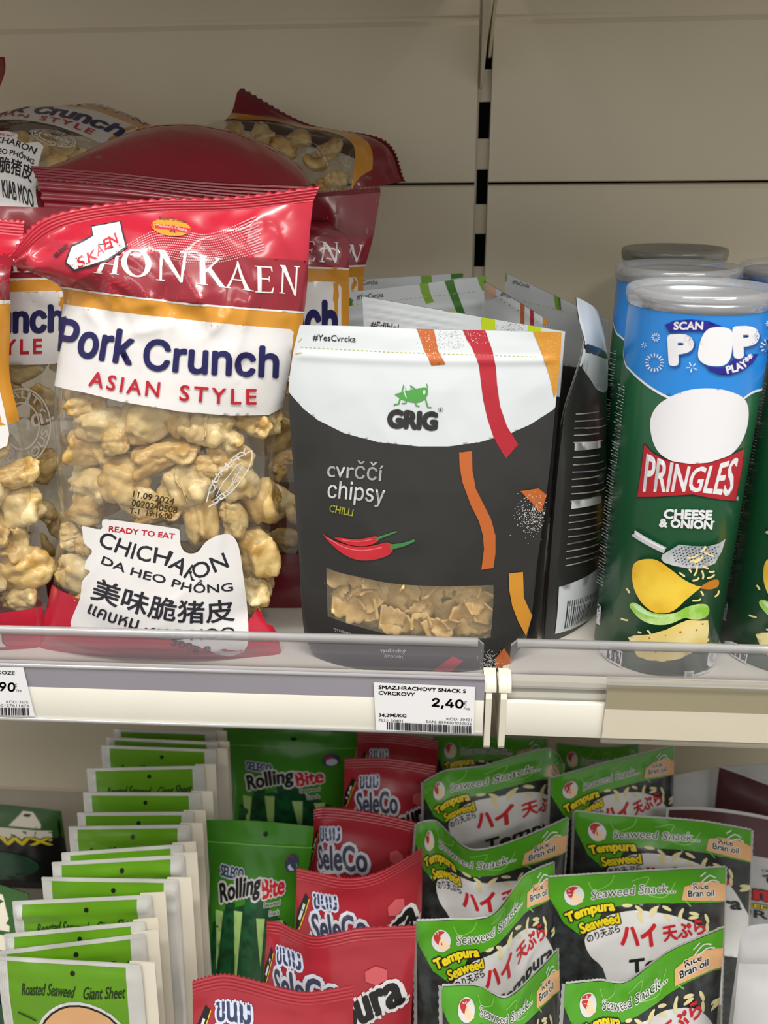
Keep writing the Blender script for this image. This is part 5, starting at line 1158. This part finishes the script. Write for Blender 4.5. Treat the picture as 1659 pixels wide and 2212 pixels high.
for k, (l, q) in enumerate(TOPS):
    L = (l[0]/3.19, 1540+l[1]/3.19); R = (q[0]/3.19+(q[0]-l[0])*0.11/3.19, 1540+q[1]/3.19)
    zt = -480 + (k*37 % 5)*0.8 - (5 if k else 0)
    rows = pack_rows([L, R], zt, 195, tilt=9)
    lab = ORD[0] + ', widest face showing' if k == 0 else ('rearmost green roasted seaweed pack, just under the shelf edge' if k == 13 else ORD[k] + ' green roasted seaweed pack counted from the front of its row')
    def card(r, sf, k=k):
        mb = MB(); w = sf.C[-1, -1]-sf.C[-1, 0]; w /= np.linalg.norm(w); A = sf.C[:, -1]; nb = -sf.n
        P = np.array([[a + nb*1.5 - w*8, a + nb*1.5 + w*(10 if k > 2 else 9)] for a in A]); mb.grid(P, 'card_cream'); mb.grid(P + nb*0.8, 'card_cream', flip=True)
        P2 = np.array([[a + nb*1.5 + w*(10 if k > 2 else 9), a + nb*2.3 + w*(10 if k > 2 else 9)] for a in A]); mb.grid(P2, 'card_cream'); mb.build('backing_card', r, smooth=False)
    low_pack('seaweed_pack', 'seaweed pack', rows, 3.0, GART, lab, 'green roasted seaweed packs in a row', 'silver_film', Tb=1, wr=packwr(50+k, k), extra=card, nu=44, nv=110, prof=lambda u, v: np.sin(np.pi*np.clip(u, 0, 1))**0.4*np.interp(v, [0, .1, .85, .95, 1], [.8, 1, .8, .3, .05]))

# --- rolling bite packs
Z6 = lambda pts: [(400+x/2.86, 1540+y/2.86) for x, y in pts]
ba = Art(7, None, 1)
ba.poly('bite_dark', [(8, 0), (92, 0), (88, 92), (60, 112), (20, 100)])
for x, w, t in ((28, 11, 108), (50, 12, 124), (70, 11, 96), (86, 9, 84), (14, 9, 90)): ba.poly('bite_stick', [(x-w/2, 0), (x+w/2, 0), (x+w/2, t-3), (x, t), (x-w/2, t-3)]); ba.ell('bite_dark', x, t-2, w/2, 2.4)
for x, y0, y1 in ((17, 100, 52), (38, 102, 40), (62, 98, 60), (80, 96, 66)): ba.poly('bite_pale', [(x-5, y0), (x+4, y0), (x+1.6, y1)])
ba.text('x', 'SELECO', [(18, 126), (40, 124)], 8, layers=[('halo_blue', 0.16), ('logo_navy', 0.05)])
ba.text('x', 'Rolling', [(18, 102), (38, 108), (58, 112)], 17, layers=[('dome_white', 0.14), ('pack_black', 0.04)], shear=0.2)
ba.text('x', 'Bite', [(62, 112), (82, 116)], 13, layers=[('dome_white', 0.14), ('kana_red', 0.05)])
ba.text('x', 'Seaweed', [(64, 106), (80, 108)], 3.5, layers=[('dome_white', 0.18), ('pack_ink', 0.03)]); ba.text('x', 'Snack', [(70, 100), (80, 101)], 3.5, layers=[('dome_white', 0.18), ('pack_ink', 0.03)])
ba.ell('pack_black', 58, 157, 2.0, 1.8)
ba.line('wave_lime', [(0, 150), (50, 149), (100, 150)], 0.8)
ba.ell('logo_navy', 84, 138, 6, 6.5); ba.ell('halo_blue', 85, 136, 4, 3.5); ba.ell('emblem_red', 82, 141, 3, 2.5)
BART = uv_of(ba, 0, 100, 0, 166)
def narrow(rows, prof):
    out = []
    for i, r in enumerate(rows):
        k = prof[i]; c = r.mean(0); out.append(c + (r-c)*k)
    return np.array(out)
r1 = narrow(pack_rows(Z6([(113, 662), (450, 668), (795, 702)]), -500, 185, 15, skew=-0.06, rows=7), [.93, .92, .9, .86, .86, .97, 1.0])
low_pack('snack_packet', 'snack packet', r1, 16, BART, 'green rolling seaweed stick packet, front one, left of the red packets', 'green rolling seaweed packets', 'bite_green', wr=lwr(71, .8))
r2 = narrow(pack_rows(Z6([(232, 95), (600, 100), (1075, 120)]), -520, 166, 15, rows=7), [.95, .92, .9, .86, .84, .95, 1.0])
low_pack('snack_packet', 'snack packet', r2, 15, BART, 'green rolling seaweed stick packet at the back, just under the rail', 'green rolling seaweed packets', 'bite_green', wr=lwr(75, .8))

# --- red tempura packets
sa = Art(7, None, 1)
sa.poly('pack_black', [(1, 128), (5, 131), (14, 152), (10, 156), (2, 142)]); sa.line('text_gold', [(4, 129), (14, 152)], 0.8); sa.line('dome_white', [(4, 136), (9, 148)], 2.2)
sa.text('x', 'ขนม', [(19, 146), (40, 147)], 10, layers=[('halo_blue', 0.2), ('logo_navy', 0.05)])
sa.text('x', 'SeleCo', [(17, 124), (62, 127)], 18, layers=[('halo_blue', 0.17), ('dome_white', 0.11), ('logo_navy', 0.035)])
sa.text('x', 'T', [(22, 90), (42, 94)], 28, layers=[('dome_white', 0.12), ('tempura_red', 0.05)]); sa.text('x', 'empura', [(44, 93), (70, 103), (97, 116)], 20, layers=[('dome_white', 0.17), ('pack_black', 0.055)], shear=0.25)
sa.poly('seleco_light', [(78, 138), (83, 135), (88, 138), (88, 144), (83, 147), (78, 144)])
sa.text('x', '天婦羅海苔', [(56, 80), (92, 90)], 9, layers=[('dome_white', 0.12), ('pack_ink', 0.03)])
sa.ell('emblem_cream', 50, 40, 34, 26); sa.ell('bite_dark', 50, 40, 28, 20)
for k in range(10): sa.ell('tempura_bit', 30+(k*17) % 42, 28+(k*11) % 26, 5, 2.5, k)
SART = uv_of(sa, 0, 100, 0, 166)
REDS = [
 ([(46, 1722), (200, 1676), (420, 1700), (600, 1772), (800, 1785), (1035, 1745)], -470, 'nearest red tempura seaweed packet, cut off by the picture bottom', 0),
 ([(505, 1345), (570, 1330), (700, 1452), (900, 1405), (1120, 1385), (1425, 1370)], -488, 'second red tempura seaweed packet from the front, its left corner twisted up', .02),
 ([(690, 1012), (830, 1042), (1000, 1072), (1200, 1035), (1465, 885)], -500, 'third red tempura seaweed packet from the front, right edge raised', .02),
 ([(795, 645), (900, 632), (1180, 670), (1455, 735)], -505, 'fourth red tempura seaweed packet from the front', .0),
 ([(985, 330), (1250, 325), (1545, 372)], -512, 'fifth red tempura seaweed packet, dim, behind the fourth', .0),
 ([(1062, 165), (1300, 175), (1560, 215)], -520, 'rearmost red tempura seaweed packet, dark under the shelf', .0)]
for k, (t, z, lab, sk) in enumerate(REDS):
    rows = pack_rows(Z6(t), z, 168, tilt=17, skew=0.03 if k < 3 else 0, flare=0.06)
    def folded(r, sf):
        mb = MB(); seal_strip(mb, sf.S(np.linspace(0, 1, 9), np.full(9, .985)), sf.S(np.linspace(0, 1, 9), np.full(9, 1.0)) + np.array([0, 1.5, 7]), 'seleco_red', 4, 0.35); mb.build('top_seal', r)
    low_pack('snack_packet', 'snack packet', rows, 17, SART, lab, 'red tempura seaweed packets', 'seleco_red', wr=lwr(90+5*k, 1.1), extra=folded)

# --- green tempura packets with white dome
Z7 = lambda pts: [(880+x/2.13, 1580+y/2.13) for x, y in pts]
rowsT1 = pack_rows(Z7([(650, 672), (900, 655), (1180, 638), (1462, 626)]), -497, 175, tilt=18, skew=0.02, flare=0.02, rows=7)
ta = Art(7, (880, 1580, 2.13))
def tempura_art(sf):
    a = ta
    a.poly('leaf_green', [(600, 640), (1500, 560), (1500, 775), (1465, 785), (1300, 785), (1100, 790), (970, 805), (900, 830), (860, 905), (795, 935), (720, 880), (640, 740)])
    a.poly('seaweed_print', [(960, 806), (1100, 790), (1470, 782), (1500, 960), (1460, 1050), (1380, 960), (1330, 885), (1230, 845), (1120, 825), (1000, 825)])
    a.poly('dome_white', [(815, 960), (840, 910), (900, 862), (1000, 826), (1120, 826), (1230, 846), (1330, 886), (1390, 940), (1440, 1020), (1470, 1110), (1480, 1250), (1000, 1250), (900, 1090), (840, 1030)], 3)
    for q in ([(1030, 690), (1110, 670), (1090, 740), (1180, 760), (1230, 690)], [(830, 690), (860, 730), (930, 700), (950, 660)], [(1300, 800), (1260, 760)]): a.line('wave_lime', q, 5)
    for k in range(16): a.ell('tempura_bit', 1010+(k*61) % 430, 800+(k*37) % 60+max(0, (1010+(k*61) % 430)-1250)*0.45, 24, 8, k*1.3)
    a.text('x', 'Tempura', [(742, 886), (840, 852), (955, 836)], 56, layers=[('pack_black', 0.17), ('text_gold', 0.055)]); a.text('x', 'Seaweed', [(800, 925), (890, 898), (978, 880)], 46, layers=[('pack_black', 0.17), ('text_gold', 0.055)])
    a.text('x', 'Seaweed Snack...', [(845, 772), (1020, 752), (1228, 738)], 42, layers=[('dome_white', 0.10), ('pack_ink', 0.0)], shear=0.15)
    a.poly('peach', [(1268, 712), (1330, 690), (1400, 686), (1462, 700), (1462, 775), (1360, 776), (1258, 772)]); a.text('x', 'Rice', [(1312, 724), (1380, 720)], 28, layers=[('dome_white', 0.16), ('pack_black', 0.03)]); a.text('x', 'Bran oil', [(1288, 756), (1406, 752)], 28, layers=[('dome_white', 0.16), ('pack_black', 0.03)])
    for q in ([(1350, 690), (1385, 660), (1415, 670)], [(1360, 700), (1400, 680), (1430, 690)], [(1345, 665), (1370, 645)]): a.line('dome_white', q, 6)
    a.ell('dome_white', 765, 750, 46, 48, 0.2); a.poly('emblem_red', [(728, 728), (752, 708), (785, 712), (762, 730), (770, 770), (742, 760)], 3); a.poly('emblem_cream', [(768, 732), (800, 770), (806, 780), (776, 790), (752, 775)], 3)
    a.text('kana_red', 'ハイ', [(985, 985), (1070, 982), (1145, 975)], 96, 0.05); a.text('kana_red', '天ぷら', [(1180, 965), (1290, 945), (1370, 925)], 72, 0.04)
    a.text('x', 'のり天ぷら', [(832, 968), (905, 945), (982, 922)], 36, layers=[('pack_black', 0.02)])
    a.text('pack_black', 'Tempura', [(1020, 1120), (1200, 1085), (1420, 1040)], 70, 0.05, shear=0.2)
    return to_uv(a, sf)
TSURF = Surf(rowsT1, T=15, prof=lambda u, v: np.sin(np.pi*np.clip(u, 0, 1))**0.6*np.interp(v, [0, .1, .6, .85, .93, 1], [.7, 1, .9, .35, .08, .02]))
TART = tempura_art(TSURF)
GREENS = [
 ([(650, 672), (900, 655), (1180, 638), (1462, 626)], -497, 18, 'green tempura seaweed packet at right, in full view, rice bran oil patch'),
 ([(772, 368), (1000, 392), (1300, 408), (1582, 456)], -500, 18, 'green tempura seaweed packet directly behind the full view one, tipped right'),
 ([(660, 218), (930, 140), (1225, 70)], -500, 18, 'green tempura seaweed packet standing farthest back at right, rising to the right'),
 ([(75, 235), (180, 182), (360, 158), (640, 82), (715, 150)], -497, 18, 'green tempura seaweed packet back at left with a rounded left corner'),
 ([(45, 428), (120, 402), (205, 505), (390, 560), (560, 470), (735, 400)], -495, 18, 'green tempura seaweed packet with dipped top edge, left column, second from the back'),
 ([(42, 872), (180, 862), (330, 872), (450, 790), (560, 640), (672, 606)], -490, 18, 'green tempura seaweed packet, left column, right end of its edge raised'),
 ([(160, 1172), (330, 1172), (450, 1225), (580, 1120), (690, 1005)], -478, 18, 'bottom left green tempura seaweed packet, cut off by the picture bottom'),
 ([(728, 1162), (860, 1140), (970, 1170), (1060, 1110), (1250, 985), (1452, 905)], -480, 18, 'bottom right green tempura seaweed packet, its edge sweeping up to the right'),
 ([(128, 22), (360, 22), (640, 36)], -520, 18, 'dim green tempura seaweed packet rearmost, below the bracket tongues'),
 ([(692, 55), (900, 75), (1060, 60)], -525, 18, 'dim green packet rearmost behind the two rising ones, crumpled film')]
def lw2(k): return lwr(130+7*k, 1.4)
for k, (t, z, tl, lab) in enumerate(GREENS):
    rows = rowsT1 if k == 0 else pack_rows(Z7(t), z, 175, tilt=tl, skew=0.02, flare=0.02, rows=7)
    def sides(r, sf):
        v = np.linspace(0, 1, 9)
        for u in (0.0, 1.0):
            mb = MB(); A = sf.S(np.full(9, u), v); o = (sf.S([u], [.5])-sf.S([.5], [.5]))[0]; o = o*[1, 1, 0]; o /= np.linalg.norm(o)
            seal_strip(mb, A, A + o*2.0 - sf.n*0.5, 'seal_grey', 2, 0.15, zig=0.4); mb.build('side_seal', r)
        mb = MB(); a = sf.S(np.linspace(0, 1, 9), np.ones(9)); seal_strip(mb, a, a + np.array([0, 0.5, 1.2]), 'seal_grey', 2, 0.12, zig=0.4); mb.build('top_seal', r)
    low_pack('snack_packet', 'snack packet', rows, 15, TART, lab, 'green tempura seaweed packets', 'seaweed_print', wr=lw2(k), extra=sides, back='silver_film')

# --- grey and maroon packets at the right edge
def kim(top, z, lab, maroon, text=True, h=140, sd=0, tilt=16):
    a = Art(7, None, 1)
    if maroon: a.poly('kim_maroon', [(2, maroon), (98, maroon-2), (98, 163), (2, 163)])
    if text:
        a.text('pack_black', '김노리', [(60, 104), (98, 108)], 12, 0.03); a.text('x', 'Kimmnori', [(24, 84), (100, 88)], 14, layers=[('pack_black', .14), ('kana_red', .06)])
        a.text('x', 'SEAWEED CRISPS', [(30, 76), (90, 78)], 4, layers=[('pack_black', .2), ('text_gold', .05)]); a.text('pack_black', 'SECURE', [(20, 66), (70, 67)], 8, .03); a.ell('pack_black', 30, 102, 5, 6)
        a.text('kim_grey', '19.12', [(60, 112), (80, 113)], 4)
    else: a.text('hash_ink', 'Kimnori', [(24, 110), (60, 122)], 6, 0.01, shear=.2)
    rows = pack_rows(Z7(top), z, h, tilt=tilt, flare=0.02)
    low_pack('snack_packet', 'snack packet', rows, 13, uv_of(a, 0, 100, 0, 166), lab, 'grey and maroon seaweed packets', 'kim_grey', wr=lwr(170+sd, 1.0))
kim([(1222, 205), (1420, 168), (1660, 150), (1980, 150)], -530, 'plain grey seaweed packet rearmost at right, a round hole in its face', 0, False, sd=1)
kim([(1430, 150), (1560, 195), (1760, 270), (1960, 330)], -512, 'maroon faced seaweed packet sloping down to the right edge', 95, False, sd=5)
kim([(1192, 348), (1420, 352), (1700, 400), (1980, 470)], -522, 'large grey seaweed packet with maroon band and Korean letters', 128, True, sd=9)
kim([(1536, 905), (1640, 885), (1900, 880)], -470, 'plain grey packet leaning at the right edge, middle height', 0, False, sd=13)
kim([(1526, 1068), (1700, 1070), (1960, 1085)], -462, 'plain grey packet at the lower right corner of the picture', 0, False, sd=17)

# --- dark packets in the shade at the left edge
def dim(top, z, lab, sd):
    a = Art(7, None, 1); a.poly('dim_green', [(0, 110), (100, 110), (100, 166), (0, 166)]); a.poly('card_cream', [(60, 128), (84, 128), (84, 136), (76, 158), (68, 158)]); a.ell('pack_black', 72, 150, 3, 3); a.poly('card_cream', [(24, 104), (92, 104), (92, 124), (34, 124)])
    a.text('x', 'NWX', [(44, 92), (92, 96)], 14, layers=[('pack_black', .16), ('text_gold', .06)]); a.ell('bite_dark', 50, 50, 34, 30)
    low_pack('snack_packet', 'snack packet', pack_rows(top, z, 150 if z > -560 else 80, tilt=20), 12, uv_of(a, 0, 100, 0, 166), lab, 'dark packets at the left edge', 'pack_black', wr=lwr(200+sd, 1.0))
dim([(-190, 1728), (0, 1738), (132, 1752)], -600, 'dark green packet with a pale hang tab, in the shade at the left edge', 1)
dim([(-260, 1870), (-60, 1895), (62, 1930)], -545, 'dark packet at the left edge in front of the hang tab one', 5)
